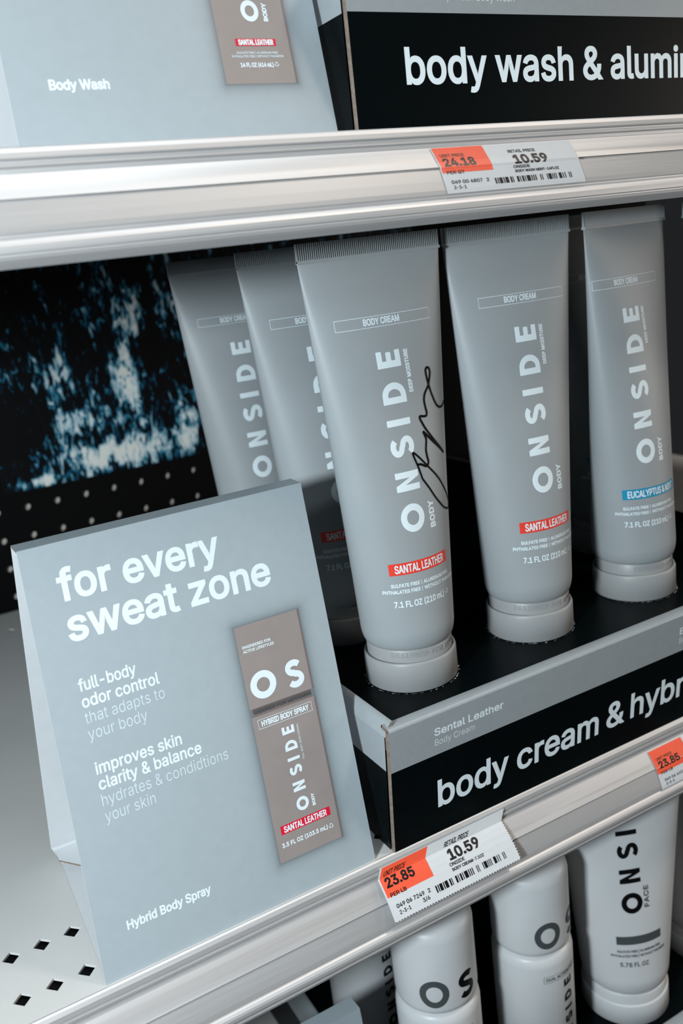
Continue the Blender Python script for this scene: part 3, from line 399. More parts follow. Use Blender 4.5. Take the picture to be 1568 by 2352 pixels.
def recycle(cx, cy, r):
    """three chasing arrows as plain bent bars"""
    out = []
    for k in range(3):
        a = math.radians(90+120*k)
        def P(rr, da): return (cx+rr*math.cos(a+math.radians(da)), cy+rr*math.sin(a+math.radians(da)))
        vs, fs = stroke_faces([P(r*0.75, -48), P(r*0.98, -14), P(r*0.98, 14), P(r*0.75, 48)], r*0.42)
        out.append((vs, fs))
    return out
def frame_faces(x0, x1, y0, y1, w):
    o = [(x0,y0),(x1,y0),(x1,y1),(x0,y1)]; i = [(x0+w,y0+w),(x1-w,y0+w),(x1-w,y1-w),(x0+w,y1-w)]
    return o+i, [(0,1,5,4),(1,2,6,5),(2,3,7,6),(3,0,4,7)]
def rect(x0, x1, y0, y1): return [(x0,y0),(x1,y0),(x1,y1),(x0,y1)], [(0,1,2,3)]

class Print:
    """puts flat artwork (mm) on a surface; at(u, v, lift) gives the 3-D point, all lengths there in metres"""
    def __init__(s, mb, at, step=(None, None)): s.mb = mb; s.at = at; s.step = step
    def put(s, vs, fs, m, lift):
        if s.step[0] or s.step[1]: vs, fs = chop(vs, fs, *s.step)
        s.mb.add([s.at(x/1000.0, y/1000.0, lift) for x, y in vs], fs, m)
    def loops(s, groups, m, lift):
        V = []; Fc = []
        for g in groups:
            v, f = tess(g); o = len(V); V += v; Fc += [tuple(i+o for i in t) for t in f]
        s.put(V, Fc, m, lift)
    def text(s, t, x0, x1, y0, cap, m, lift, bold=0.0, track=0.0): s.loops(text_loops(t, x0, x1, y0, cap, bold, track), m, lift)
    def up(s, t, base, h0, h1, cap, m, lift, bold=0.0, track=0.0):
        s.loops([rot90(g, base, h0) for g in text_loops(t, 0, h1-h0, 0, cap, bold, track)], m, lift)
    def mark(s, base, h0, h1, cap, m, lift):
        k = (h1-h0)/81.3; q = cap/12.0
        s.loops([rot90([[(x*k, y*q) for x, y in l] for l in g], base, h0) for g in wordmark()], m, lift)
    def rec(s, cx, cy, r, m, lift):
        for v, f in recycle(cx, cy, r): s.put(v, f, m, lift)

# ----------------------------------------------------------------------------
# setting: perforated black back wall with a pale sheet behind its holes
# ----------------------------------------------------------------------------
ZU, ZM, ZL = 0.2236, -0.0869, -0.3560          # tops of the three shelf decks
PITCH = 0.0254
def wall_back():
    mb = MB(); x0, x1, z0, z1 = -0.35, 0.75, -0.60, 0.50
    hx0, hx1 = -7, 12; hz = [0.0, -PITCH, -2*PITCH, -3*PITCH]
    ax0, ax1 = (hx0-0.5)*PITCH, (hx1-0.5)*PITCH; az1, az0 = PITCH/2, -3.5*PITCH
    for a in ((x0, ax0, z0, z1), (ax1, x1, z0, z1), (ax0, ax1, az1, z1), (ax0, ax1, z0, az0)):
        mb.add([(a[0],0,a[2]),(a[1],0,a[2]),(a[1],0,a[3]),(a[0],0,a[3])], [(0,1,2,3)], M['pegboard'])
    n = 24; r = 0.0033; h = PITCH/2; T = 0.0052
    for i in range(hx0, hx1):
        for z in hz:
            c = (i*PITCH, z); vs = []; fs = []
            for k in range(n):
                a = 2*math.pi*(k+0.5)/n; s = h/max(abs(math.cos(a)), abs(math.sin(a)))
                # outer point on the square cell, snapped to its corners
                ox, oz = s*math.cos(a), s*math.sin(a)
                vs.append((c[0]+r*math.cos(a), 0, c[1]+r*math.sin(a))); vs.append((c[0]+ox, 0, c[1]+oz)); vs.append((c[0]+r*math.cos(a), T, c[1]+r*math.sin(a)))
            for k in range(n):
                j = (k+1) % n
                a0 = 2*math.pi*(k+0.5)/n; a1 = 2*math.pi*(k+1.5)/n
                fs.append((3*k, 3*k+1, 3*j+1, 3*j)); fs.append((3*k, 3*j, 3*j+2, 3*k+2))
            o = len(vs)
            for q in (45, 135, 225, 315):
                k = int((q/360.0)*n - 0.5); j = (k+1) % n
                vs.append((c[0]+h*(1 if math.cos(math.radians(q)) > 0 else -1), 0, c[1]+h*(1 if math.sin(math.radians(q)) > 0 else -1)))
                fs.append((3*k+1, len(vs)-1, 3*j+1))
            mb.add(vs, fs, M['pegboard'])
    o = mb.build('wall_back'); o['kind'] = 'structure'
    b = MB(); b.add([(x0,T,z0),(x1,T,z0),(x1,T,z1),(x0,T,z1)], [(0,1,2,3)], M['backing']); b.build('backing_sheet', o)
wall_back()

# ----------------------------------------------------------------------------
# metal shelves with silver price rails
# ----------------------------------------------------------------------------
RAIL = [(-0.4826, 0.0000), (-0.4832, 0.0001), (-0.4840, -0.0004), (-0.4850, -0.0018), (-0.4855, -0.0034), (-0.4853, -0.0038), (-0.4836, -0.0041), (-0.4836, -0.0047), (-0.4856, -0.0051),
        (-0.4858, -0.0060), (-0.4835, -0.0064), (-0.4835, -0.0077), (-0.4862, -0.0082), (-0.4878, -0.0101), (-0.4908, -0.0140), (-0.4924, -0.0160), (-0.4896, -0.0162), (-0.4896, -0.0168), (-0.4926, -0.0170),
        (-0.4944, -0.0212), (-0.4958, -0.0246), (-0.4963, -0.0262), (-0.4953, -0.0268), (-0.4953, -0.0274), (-0.4966, -0.0282), (-0.4974, -0.0290), (-0.4979, -0.0299), (-0.4981, -0.0310), (-0.4980, -0.0320), (-0.4966, -0.0324), (-0.4966, -0.0329), (-0.4978, -0.0333), (-0.4976, -0.0340),
        (-0.4970, -0.0350), (-0.4962, -0.0359), (-0.4952, -0.0366), (-0.4942, -0.0366), (-0.4935, -0.0350), (-0.4930, -0.0300)]
FACE_LINE = [(-0.4862, -0.0082), (-0.4878, -0.0101), (-0.4908, -0.0140), (-0.4924, -0.0160), (-0.4926, -0.0170), (-0.4944, -0.0212), (-0.4958, -0.0246), (-0.4963, -0.0262), (-0.4966, -0.0282)]
def rail_y(z):
    """front of the price channel at height z below the deck"""
    for (y0, z0), (y1, z1) in zip(FACE_LINE, FACE_LINE[1:]):
        if z1 <= z <= z0: return y0 + (y1-y0)*(z0-z)/max(z0-z1, 1e-9)
    return FACE_LINE[0][0]
SX0, SX1 = -0.40, 0.70
def shelf(name, zt, label, slots, cover):
    t = thing(name, label, 'shelf', (0, 0, zt))
    mb = MB(); P = 0.0128; yf, yb = -0.4826, -0.004
    def quad(xa, xb, ya, yc): mb.add([(xa,ya,0),(xb,ya,0),(xb,yc,0),(xa,yc,0)], [(0,1,2,3)], M['deck_white'])
    if slots:
        sx0, sx1 = -0.0793 - 9.5*P, -0.0793 + 16.5*P
        rows = [(-0.4685, -0.4551), (-0.4418, -0.4285), (-0.0489, -0.0400)]
        bands = [(yf, -0.4551, -0.4685), (-0.4551, -0.4285, -0.4418), (-0.0578, -0.0400, -0.0489)]
        quad(SX0, sx0, yf, yb); quad(sx1, SX1, yf, yb)
        quad(sx0, sx1, -0.4285, -0.0578); quad(sx0, sx1, -0.0400, yb)
        d = 0.0038; T = -0.0011
        for ya, yc, cy in bands:
            dy = 0.0040 if cy < -0.1 else 0.0030
            for k in range(26):
                cx = sx0 + (k+0.5)*P; xa, xb = cx-P/2, cx+P/2
                vs = [(cx+d,cy,0),(cx,cy+dy,0),(cx-d,cy,0),(cx,cy-dy,0),(xb,ya,0),(xb,yc,0),(xa,yc,0),(xa,ya,0),
                      (cx+d,cy,T),(cx,cy+dy,T),(cx-d,cy,T),(cx,cy-dy,T)]
                fs = [(0,4,5),(0,5,1),(1,5,6),(1,6,2),(2,6,7),(2,7,3),(3,7,4),(3,4,0),(0,1,9,8),(1,2,10,9),(2,3,11,10),(3,0,8,11)]
                mb.add(vs, fs, M['deck_white'])
    else:
        quad(SX0, SX1, yf, yb)
    mb.build('deck', t)
    u = MB(); u.box((SX0, -0.478, -0.0150), (SX1, yb, -0.0120), M['dark_steel']); u.box((SX0, -0.4790, -0.0150), (SX1, -0.4770, -0.0012), M['dark_steel']); u.build('underside', t)
    r = MB(); vs = []; fs = []; n = len(RAIL)
    for x in (SX0, SX1):
        for y, z in RAIL: vs.append((x, y, z))
    for i in range(n-1): fs.append((i, i+1, n+i+1, n+i))
    r.add(vs, fs, M['rail'], False); ro = r.build('price_rail', t)
    if cover:
        c = MB(); pr = [(rail_y(z)-0.0009, z) for z in (-0.0084, -0.0140, -0.0165, -0.0212, -0.0262)]
        vs = [(x, y, z) for x in (SX0, SX1) for y, z in pr]; k = len(pr)
        c.add(vs, [(i, i+1, k+i+1, k+i) for i in range(k-1)], M['clear']); c.build('label_cover', t)
    return t
shelf('metal_shelf', ZM, 'white metal shelf with diamond slots under the body cream display', True, False)
shelf('metal_shelf', ZU, 'metal shelf at the top carrying the body wash display', False, True)
shelf('metal_shelf', ZL, 'lowest metal shelf beneath the white bottles', False, False)

# printed sea picture on the wall
mb = MB(); mb.box((-0.0168, -0.0012, 0.0150), (0.42, -0.0003, 0.2050), ocean_print())
tag(mb.build('wall_graphic'), 'dark printed picture of white sea foam on the black back wall', 'poster')

# ----------------------------------------------------------------------------
# folded card easel signs
# ----------------------------------------------------------------------------
def easel(label, loc, kind):
    """card sign; u runs along X, v up the leaning front; local origin at the lower left front corner"""
    t = thing('easel_sign', label, 'sign', loc)
    Wd, Ht, Tk = 0.1255, (0.1530 if kind == 'plain' else 0.1757), 0.0009
    V = Vector((0.0082, 0.0460, 0.1712)).normalized(); U = Vector((1, 0, 0)); N = U.cross(V).normalized()   # N points to the viewer
    def at(u, v, lift): return U*u + V*v + N*lift
    fr = MB()
    uv = lambda co: (Vector(co).dot(U) - Vector(co).dot(V)*V.x/ (1.0) if False else (Vector(co)-V*((co[2])/V.z)).x, co[2]/V.z)
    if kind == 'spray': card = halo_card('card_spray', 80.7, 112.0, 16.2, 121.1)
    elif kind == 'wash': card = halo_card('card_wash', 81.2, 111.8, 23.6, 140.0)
    else: card = M['board_grey']
    nu, nv = 2, 2
    fr.plate([at(0,0,0), at(Wd,0,0), at(Wd,Ht,0), at(0,Ht,0)], N, Tk, card, M['board_white'], M['board_white'])
    fr.uv = uv
    p = Print(fr, at); w = M['ink_white']; L1, L2 = 0.00005, 0.00010
    def pack(y_top, y_bot, x0, x1, gap=None):
        if gap:
            a, b, c = gap
            v, f = rect(x0, x1, b, y_top); p.put(v, f, M['taupe'], L1)
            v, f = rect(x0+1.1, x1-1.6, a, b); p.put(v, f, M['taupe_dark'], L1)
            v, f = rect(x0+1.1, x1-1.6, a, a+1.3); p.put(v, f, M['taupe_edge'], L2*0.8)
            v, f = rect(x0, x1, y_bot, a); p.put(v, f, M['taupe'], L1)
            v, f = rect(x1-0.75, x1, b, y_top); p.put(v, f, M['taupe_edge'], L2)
        else:
            v, f = rect(x0, x1, y_bot, y_top); p.put(v, f, M['taupe'], L1)
        v, f = rect(x1-0.75, x1, y_bot, gap[0] if gap else y_top); p.put(v, f, M['taupe_edge'], L2)
    if kind == 'spray':
        p.text('for every', 12.5, 81.5, 152.2, 12.2, w, L1, 0.50)
        p.text('sweat zone', 13.1, 102.4, 135.7, 12.2, w, L1, 0.50)
        for s, x1, y, bo in (('full-body', 36.3, 115.3, .13), ('odor control', 44.9, 108.6, .13), ('that adapts to', 45.9, 102.1, -.05), ('your body', 37.1, 95.5, -.05),
                             ('improves skin', 49.0, 81.3, .13), ('clarity & balance', 56.5, 74.9, .13), ('hydrates & condidtions', 67.3, 68.3, -.05), ('your skin', 33.6, 61.7, -.05)):
            p.text(s, 12.7, x1, y, 4.7, w if bo > 0 else M['ink_dim'], L1, bo)
        p.text('Hybrid Body Spray', 12.4, 48.5, 17.3, 3.45, w, L1, .16)
        pack(121.1, 16.2, 80.7, 112.0, (81.2, 84.8, 0))
        q = L2*1.5
        p.text('ENGINEERED FOR', 82.9, 96.4, 111.2, 1.15, w, q, .06); p.text('ACTIVE LIFESTYLES', 82.9, 97.6, 109.3, 1.15, w, q, .06)
        p.loops([[ring_e(89.1, 93.8, 6.15, 6.1, 48), ring_e(89.1, 93.8, 3.1, 3.1, 40)[::-1]]], w, q)
        S = wordmark()[2]; p.loops([[[(100.6+(x-34.9)*0.93, 87.6+y*1.03) for x, y in l] for l in S]], w, q)
        p.text('ESIGNED FOR MOVEMEN', 82.6, 110.2, 82.3, 1.5, M['ink_grey'], q, .1)
        v, f = frame_faces(83.1, 109.5, 75.3, 79.5, .22); p.put(v, f, M['ink_dim'], q)
        p.text('HYBRID BODY SPRAY', 84.7, 107.8, 76.3, 2.25, w, q, .13)
        p.mark(99.1, 34.6, 72.6, 5.95, w, q)
        p.up('FULL-BODY ODOR CONTROL', 101.2, 56.2, 72.2, .8, M['ink_dim'], q, .03)
        p.up('BODY', 102.0, 34.7, 40.2, 1.25, w, q, .12)
        v, f = rect(83.7, 108.1, 27.8, 31.6); p.put(v, f, M['ink_crimson'], q)
        p.text('SANTAL LEATHER', 85.1, 106.3, 28.4, 2.55, w, q*1.5, .12)
        p.text('3.5 FL OZ (103.5 mL)', 82.9, 105.6, 22.3, 1.75, w, q, .1)
        p.rec(107.3, 22.9, .95, w, q)
    elif kind == 'wash':
        p.text('Body Wash', 14.2, 35.8, 23.0, 3.4, w, L1, .2)
        pack(140.0, 23.6, 81.2, 111.8)
        q = L2*1.5
        p.mark(100.4, 47.8, 100.0, 7.4, w, q); p.up('BODY', 103.9, 47.9, 55.2, 1.6, w, q, .18)
        v, f = rect(88.2, 105.3, 38.3, 41.1); p.put(v, f, M['ink_crimson'], q)
        p.text('SANTAL LEATHER', 89.3, 104.3, 38.75, 1.9, w, q*1.5, .14)
        p.text('SULFATE FREE | ALUMINUM FREE', 87.8, 105.4, 35.2, .85, M['ink_dim'], q, .04)
        p.text('PHTHALATES FREE | WITHOUT PARABENS', 85.6, 107.6, 33.8, .85, M['ink_dim'], q, .04)
        p.text('14 FL OZ (414 mL)', 88.5, 102.6, 30.1, 1.6, w, q, .1); p.rec(104.0, 31.0, .8, w, q)
    fr.build('front_panel', t)
    bt = at(0, Ht, 0); TD = 0.0090
    a = MB(); q0 = at(0,Ht,0); q1 = at(Wd,Ht,0)
    a.plate([q0, q1, q1+Vector((-.0006,TD,.0006)), q0+Vector((-.0006,TD,.0006))], (0,-.06,1), Tk, M['board_grey'], M['board_white'], M['raw_edge']); a.build('top_edge', t)
    # back panel falls from the top to the deck behind
    BY = 0.0985
    b = MB(); k0 = q0+Vector((-.0006,TD,0)); k1 = q1+Vector((-.0006,TD,0))
    g0 = Vector((-.0004, BY, .0052)); g1 = Vector((Wd, BY, .0052))
    nb = (k1-k0).cross(g0-k0).normalized()
    if nb.y < 0: nb = -nb
    b.plate([k0, k1, g1, g0], nb, Tk, M['board_white'], M['board_white'], M['board_white']); b.build('back_panel', t)
    c = MB(); c.plate([g0, g1, Vector((Wd,BY-.009,.0004)), Vector((.002,BY-.009,.0004))], (0,.5,-.86), Tk*.5, M['board_white'], M['board_white'], M['raw_edge'])
    c.plate([Vector((.002,BY-.009,.0006)), Vector((Wd,BY-.009,.0006)), Vector((Wd,.003,.0006)), Vector((.0006,.003,.0006))], (0,0,1), .0005, M['board_white'], M['board_white'], M['raw_edge']); c.build('base_flap', t)
    d = MB(); zf = .0034
    pl = [Vector((.0008,BY-.0030,zf+.0016)), Vector((Wd-.001,BY-.0030,zf+.0016)), Vector((Wd-.020,.030,zf-.0012)), Vector((.0480,.030,zf-.0012)), Vector((.0010,BY-.0110,zf+.0010))]
    lo = [v - Vector((0,0,Tk)) for v in pl]
    d.add(pl, [(0,4,3,2,1)], M['board_white']); d.add(lo, [(0,1,2,3,4)], M['board_white'])
    for a_ in range(5):
        b_ = (a_+1) % 5; d.add([pl[a_], pl[b_], lo[b_], lo[a_]], [(0,1,2,3)], M['raw_edge'])
    d.build('tuck_flap', t)
    return t
easel('grey folded card sign advertising hybrid body spray for every sweat zone', (-0.0749, -0.4820, ZM+0.0003), 'spray')
easel('grey card sign for body wash on the top shelf', (-0.0392, -0.4565, ZU+0.0003), 'wash')
easel('plain pale card corner peeking up at the bottom edge of the photo', (-0.0806, -0.4790, ZL+0.0003), 'plain')

# ----------------------------------------------------------------------------
# cardboard display trays
# ----------------------------------------------------------------------------
def tray(label, loc, length, depth, lean, texts, holes, htop=0.0652, well=0.0644, band=0.0437):
    """corrugated tray; local origin at the lower left front corner, front leaning out by lean at the top"""
    t = thing('display_tray', label, 'display box', loc)
    Vv = Vector((0, -lean, htop)).normalized(); N = Vector((0, -htop, -lean)).normalized(); Hf = math.hypot(lean, htop)
    def at(u, v, lift): return Vector((u, 0, 0)) + Vv*v + N*lift
    G, K = M['tray_grey'], M['tray_black']
    f = MB()
    e = 0.0007
    f.add([at(e,0,0), at(length,0,0), at(length,band,0), at(e,band,0)], [(0,1,2,3)], K)
    f.add([at(e,band,0), at(length,band,0), at(length,Hf-.0006,0), at(e,Hf-.0006,0)], [(0,1,2,3)], G)
    # rounded fold, ledge and inner drop
    lip = [(Hf-.0006, 0.0), (Hf+.0004, -.0006), (Hf+.0007, -.0018), (Hf+.0008, -.0058), (Hf+.0002, -.0066), (Hf-.0100, -.0066)]
    vs = [at(x, v, l) for x in (e, length) for v, l in lip]; k = len(lip)
    f.add(vs, [(i, k+i, k+i+1, i+1) for i in range(k-2)], G, True)
    f.add([vs[k-2], vs[2*k-2], vs[2*k-1], vs[k-1]], [(0,1,2,3)], K)
    f.add([at(e,0,-.0066), at(length,0,-.0066), at(length,Hf-.01,-.0066), at(e,Hf-.01,-.0066)], [(0,3,2,1)], K)
    # raw corrugated edge at the left end
    R_ = M['raw_edge']
    f.add([at(e,0,0), at(e,Hf-.0006,0), at(0.0002,Hf-.0006,-.0011), at(0.0002,0,-.0011)], [(0,1,2,3)], R_)
    f.add([at(0.0002,0,-.0011), at(0.0002,Hf-.0006,-.0011), at(0.0002,Hf-.0006,-.0021), at(0.0002,0,-.0021)], [(0,1,2,3)], R_)
    f.add([at(e,Hf-.0006,0), at(e,Hf+.0007,-.0018), at(e,Hf+.0008,-.0058), at(e,Hf-.01,-.0060), at(e,Hf-.012,-.001)], [(0,1,2,3,4)], R_)
    p = Print(f, at)
    for s, x0, x1, y, cap, bold, m in texts: p.text(s, x0, x1, y, cap, M[m], .00003, bold)
    f.build('front_panel', t)
    # left and right walls
    for nm, sx, sg in (('side_panel', 0.0, 1), ('side_panel', length, -1)):
        s = MB(); yb = depth
        y0 = .0030; b0 = band*htop/Hf
        sl = lambda z: -lean*z/htop
        w = .0046
        s.add([(sx, y0+sl(0), 0), (sx, yb, 0), (sx, yb, b0), (sx, y0+sl(b0), b0)], [(0,3,2,1)], K)
        s.add([(sx, y0+sl(b0), b0), (sx, yb, b0), (sx, yb, htop-.0035), (sx, y0+sl(htop-.0035), htop-.0035)], [(0,3,2,1)], G)
        pr = [(0, htop-.0035), (.0006, htop-.0012), (.0020, htop+.0012), (.0034, htop+.0030), (w, htop+.0030), (w, htop-.012)]
        vs = [(sx+sg*dx, yy, z) for yy in (y0-lean-.0005, yb) for dx, z in pr]; k = len(pr)
        s.add(vs, [(i, k+i, k+i+1, i+1) for i in range(k-2)], G, True)
        s.add([vs[k-2], vs[2*k-2], vs[2*k-1], vs[k-1]], [(0,1,2,3)], K)
        s.add(vs[:k], [tuple(range(k))], R_)
        s.add([(sx+sg*w, y0, 0), (sx+sg*w, yb, 0), (sx+sg*w, yb, htop-.012), (sx+sg*w, y0-lean, htop-.012)], [(0,1,2,3)], K)
        s.build(nm, t)
    # top sheet with torn-edged holes
    h = MB(); h.box((.0046, .0066-lean*0.9, well-.0012), (length-.0046, depth, well), K)
    h.build('tray_top', t)
    for hx, hy in holes:
        g = MB(); rg = random.Random(int(hx*1e5))
        n = 150
        for i in range(n):
            if rg.random() < 0.42: continue
            a = 2*math.pi*i/n; r0 = .02295; r1 = r0 + .0003 + .0007*rg.random()*rg.random(); da = math.pi/n*(.6+.8*rg.random())
            z1 = well + .0001 + .0005*rg.random()
            g.add([(hx+r0*math.cos(a-da), hy+r0*math.sin(a-da), well+.0001), (hx+r1*math.cos(a), hy+r1*math.sin(a), z1), (hx+r0*math.cos(a+da), hy+r0*math.sin(a+da), well+.0001)], [(0,1,2)], M['fluff'])
        g.build('hole_edge', t)
    b = MB(); b.box((0.0006, depth-.002, 0), (length-.0006, depth, htop), K); b.build('back_wall', t)
    return t
MX, MY = 0.0597, -0.4837
TUBES = [(0.1010, -0.4470), (0.1788, -0.4445), (0.2558, -0.4445), (0.3330, -0.4445)]
BIG = [('Sental Leather', 24.5, 64.0, 54.0, 3.75, .13, 'ink_white'), ('Body Cream', 24.6, 47.0, 48.7, 3.3, -.04, 'ink_white'), ('body', 25.3, 67.1, 14.6, 14.3, .46, 'ink_white'), ('cream', 72.4, 126.2, 14.6, 14.3, .46, 'ink_white'), ('&', 131.7, 144.4, 15.0, 14.3, .46, 'ink_white'), ('hybrid', 148.9, 205.0, 15.2, 14.3, .46, 'ink_white'),
       ('Eucalyptus & Mint', 182.4, 228.0, 54.0, 3.75, .13, 'ink_white'), ('Body Cream', 182.5, 205.0, 48.7, 3.3, -.04, 'ink_white')]
tray('black and grey display tray reading body cream, holding the grey tubes', (MX, MY, ZM+0.0002), 0.3170, 0.4000, 0.0063, BIG,
     [(x-MX, y-MY) for x, y in TUBES])
WASH = [('Deep Clean Body Wash', 41.9, 84.4, 50.7, 3.5, -.04, 'ink_white'), ('body', 25.8, 67.5, 19.4, 13.2, .48, 'ink_white'), ('wash', 72.2, 116.6, 19.5, 13.2, .48, 'ink_white'), ('&', 122.5, 134.6, 19.6, 13.2, .48, 'ink_white'), ('aluminum', 139.6, 221.0, 19.7, 13.2, .48, 'ink_white')]
tray('black and grey display tray reading body wash on the top shelf', (0.0927, -0.4604, ZU+0.0006), 0.3170, 0.2440, 0.0, WASH, [], htop=0.0720, band=0.0458)
tray('dark display tray under the white bottles and white tube', (0.0560, MY, ZL+0.0002), 0.3170, 0.4400, 0.0063, [], [])

# ----------------------------------------------------------------------------
# body cream tubes: round at the cap, flat at the crimped top
# ----------------------------------------------------------------------------
class Shape:
    """cross-section of a tube by height: half width a, half depth b, constant-ish girth"""
    def __init__(s, r, h0, h1, a1, ring_h):
        s.r, s.h0, s.h1, s.a1 = r, h0, h1, a1
        th = np.linspace(0, math.pi/2, 160)
        s.hs = np.concatenate([np.linspace(ring_h, h0, 9)[:-1], np.linspace(h0, h1, 61)])
        A = []; B = []
        for h in s.hs:
            t = min(max((h-h0)/(h1-h0), 0), 1); a = r + (a1-r)*t
            if h < h0:
                q = (h0-h)/(h0-ring_h); k = 0.86 + 0.14*math.sqrt(max(0, 1-q*q)); A.append(r*k); B.append(r*k); continue
            P = 2*math.pi*r + (4*a1-2*math.pi*r)*t; lo, hi = 1e-5, r*1.2
            for _ in range(40):
                b = (lo+hi)/2; L = 4*np.hypot(np.diff(a*np.cos(th)), np.diff(b*np.sin(th))).sum()
                if L < P: lo = b
                else: hi = b
            A.append(a); B.append(max(b, 0.0007))
        s.A = np.array(A); s.B = np.array(B); s.cache = {}
    def ab(s, h): return float(np.interp(h, s.hs, s.A)), float(np.interp(h, s.hs, s.B))
    def at(s, u, h, lift):
        k = round(h*4000)
        if k not in s.cache:
            a, b = s.ab(k/4000.0); th = np.linspace(-math.pi, 0, 721); d = np.hypot(np.diff(a*np.cos(th)), np.diff(b*np.sin(th)))
            c = np.concatenate([[0], np.cumsum(d)]); s.cache[k] = (c - c[360], th)
        c, th = s.cache[k]; q = float(np.interp(u, c, th)); a, b = s.ab(h)
        nx, ny = math.cos(q)/a, math.sin(q)/b; l = math.hypot(nx, ny)
        return (a*math.cos(q)+nx/l*lift, b*math.sin(q)+ny/l*lift, h)
    def skin(s, mb, m, n=128):
        vs = []; fs = []
        for a, b, h in zip(s.A, s.B, s.hs):
            for i in range(n):
                q = 2*math.pi*i/n; vs.append((a*math.cos(q), b*math.sin(q), h))
        for k in range(len(s.hs)-1):
            for i in range(n):
                j = (i+1) % n; fs.append((k*n+i, k*n+j, (k+1)*n+j, (k+1)*n+i))
        mb.add(vs, fs, m, True)
def crimp_mesh(mb, a, z0, z1, m, ribs, th=0.0006, dp=0.00030):
    """flat sealed end with fine upright ribs, both faces"""
    xs = []
    for i in range(ribs):
        x = -a + 2*a*i/ribs; p = 2*a/ribs
        for f, d in ((0.06, 0), (0.40, 0), (0.52, 1), (0.94, 1)): xs.append((x+p*f, d))
    for sg in (-1, 1):
        vs = []
        for x, d in xs:
            y = sg*(th + (0 if d else dp)); vs += [(x, y, z0), (x, y, z1)]
        fs = [(2*i, 2*i+2, 2*i+3, 2*i+1) if sg < 0 else (2*i+1, 2*i+3, 2*i+2, 2*i) for i in range(len(xs)-1)]
        mb.add(vs, fs, m)
    mb.box((-a, -th, z0-.0010), (a, th, z1), m)
    mb.box((-a, -th-dp-.0002, z0-.0014), (a, th+dp+.0002, z0-.0002), m)
SIGN_A = [(29.7,131.8),(28.4,130.5),(25.9,129.8),(23.3,130.1),(21.0,131.9),(19.1,135.8),(17.9,139.5),(17.1,143.1),(16.7,146.6),(16.9,148.3),(18.1,149.0),(19.2,148.1),(19.3,146.2),(18.4,143.7),(17.1,141.0),(15.4,139.2),(14.0,137.5),(13.2,135.0),(13.4,131.9),(13.8,129.5),(13.2,128.1),(11.5,128.1),(9.7,128.5),(9.1,127.9),(9.8,126.0),(11.9,122.1),(16.2,116.5),(20.3,112.2),(23.7,108.8)]
SIGN_B = [(23.7,108.8),(20.2,111.8),(15.4,115.9),(11.5,119.9),(10.0,121.4),(10.4,120.1),(11.1,117.6),(10.1,113.1),(10.3,109.6),(10.6,107.5),(9.6,106.0),(8.3,106.1),(5.9,107.4),(4.2,107.6)]
SIGN_C = [(5.6,100.8),(4.8,104.2),(3.9,107.5),(2.7,111.2),(2.3,113.1),(3.0,113.1),(5.5,110.6),(9.8,105.7),(15.4,99.6),(19.7,94.0),(23.8,88.3),(25.5,84.1),(23.9,82.3),(21.4,82.7),(17.5,84.8),(12.7,89.9),(9.0,95.6),(5.6,100.8)]
def smooth_line(p, k=5):
    out = []
    for i in range(len(p)-1):
        p0 = Vector(p[max(i-1,0)]); p1 = Vector(p[i]); p2 = Vector(p[i+1]); p3 = Vector(p[min(i+2,len(p)-1)])
        for j in range(k):
            t = j/k; q = 0.5*((2*p1)+(p2-p0)*t+(2*p0-5*p1+4*p2-p3)*t*t+(-p0+3*p1-3*p2+p3)*t**3); out.append((q.x, q.y))
    out.append(tuple(p[-1])); return out
CREAM = Shape(0.0229, 0.0300, 0.2005, 0.0360, 0.0205)
FACE = Shape(0.0272, 0.0320, 0.1780, 0.0405, 0.0215)
def cream_body(flavour, signed=False, du=0.0):
    b = MB(); CREAM.skin(b, M['tube_grey'])
    p = Print(b, lambda u, h, l: CREAM.at(u+du, h, l), (1.2, 6.0)); w = M['ink_white']; L = 0.00007
    v, f = frame_faces(-24.8, 24.4, 170.1, 174.9, .2); p.put(v, f, w, L)
    p.text('BODY CREAM', -11.5, 6.8, 171.3, 2.65, w, L, .12)
    p.mark(3.75, 78.1, 159.4, 12.0, w, L)
    p.up('DEEP MOISTURE', 7.9, 140.0, 159.0, 1.95, w, L, .16, 40)
    p.up('BODY', 9.9, 77.6, 90.1, 2.9, w, L, .25, 40)
    v, f = rect(-17.3, 14.8 if flavour == 'SANTAL LEATHER' else 20.0, 59.3, 64.9); p.put(v, f, M['ink_red' if flavour == 'SANTAL LEATHER' else 'ink_blue'], L)
    p.text(flavour, -14.6, 12.2 if flavour == 'SANTAL LEATHER' else 17.4, 60.3, 3.6, w, L*2, .13)
    for s, x0, x1, x2, x3, y in (('SULFATE FREE', 'ALUMINUM FREE', -17.3, -3.6, 14.9, 53.6), ('PHTHALATES FREE', 'WITHOUT PARABENS', -21.6, -3.6, 20.2, 50.6)):
        p.text(s, x1, x2, y, 1.55, w, L, .08); p.text(x0, -1.6, x3, y, 1.55, w, L, .08)
    for y in (53.3, 50.3):
        v, f = rect(-2.75, -2.5, y, y+2.1); p.put(v, f, w, L)
    p.text('7.1 FL OZ (210 mL)', -16.9, 9.7, 43.9, 2.75, w, L, .12); p.rec(12.3, 45.4, 1.15, w, L)
    if signed:
        for pts, ws in ((SIGN_A, 1.05), (SIGN_B, 1.05), (SIGN_C, .85)):
            q = smooth_line(pts); v, f = stroke_faces(q, ws); p.put(v, f, M['marker'], L*3)
    return b
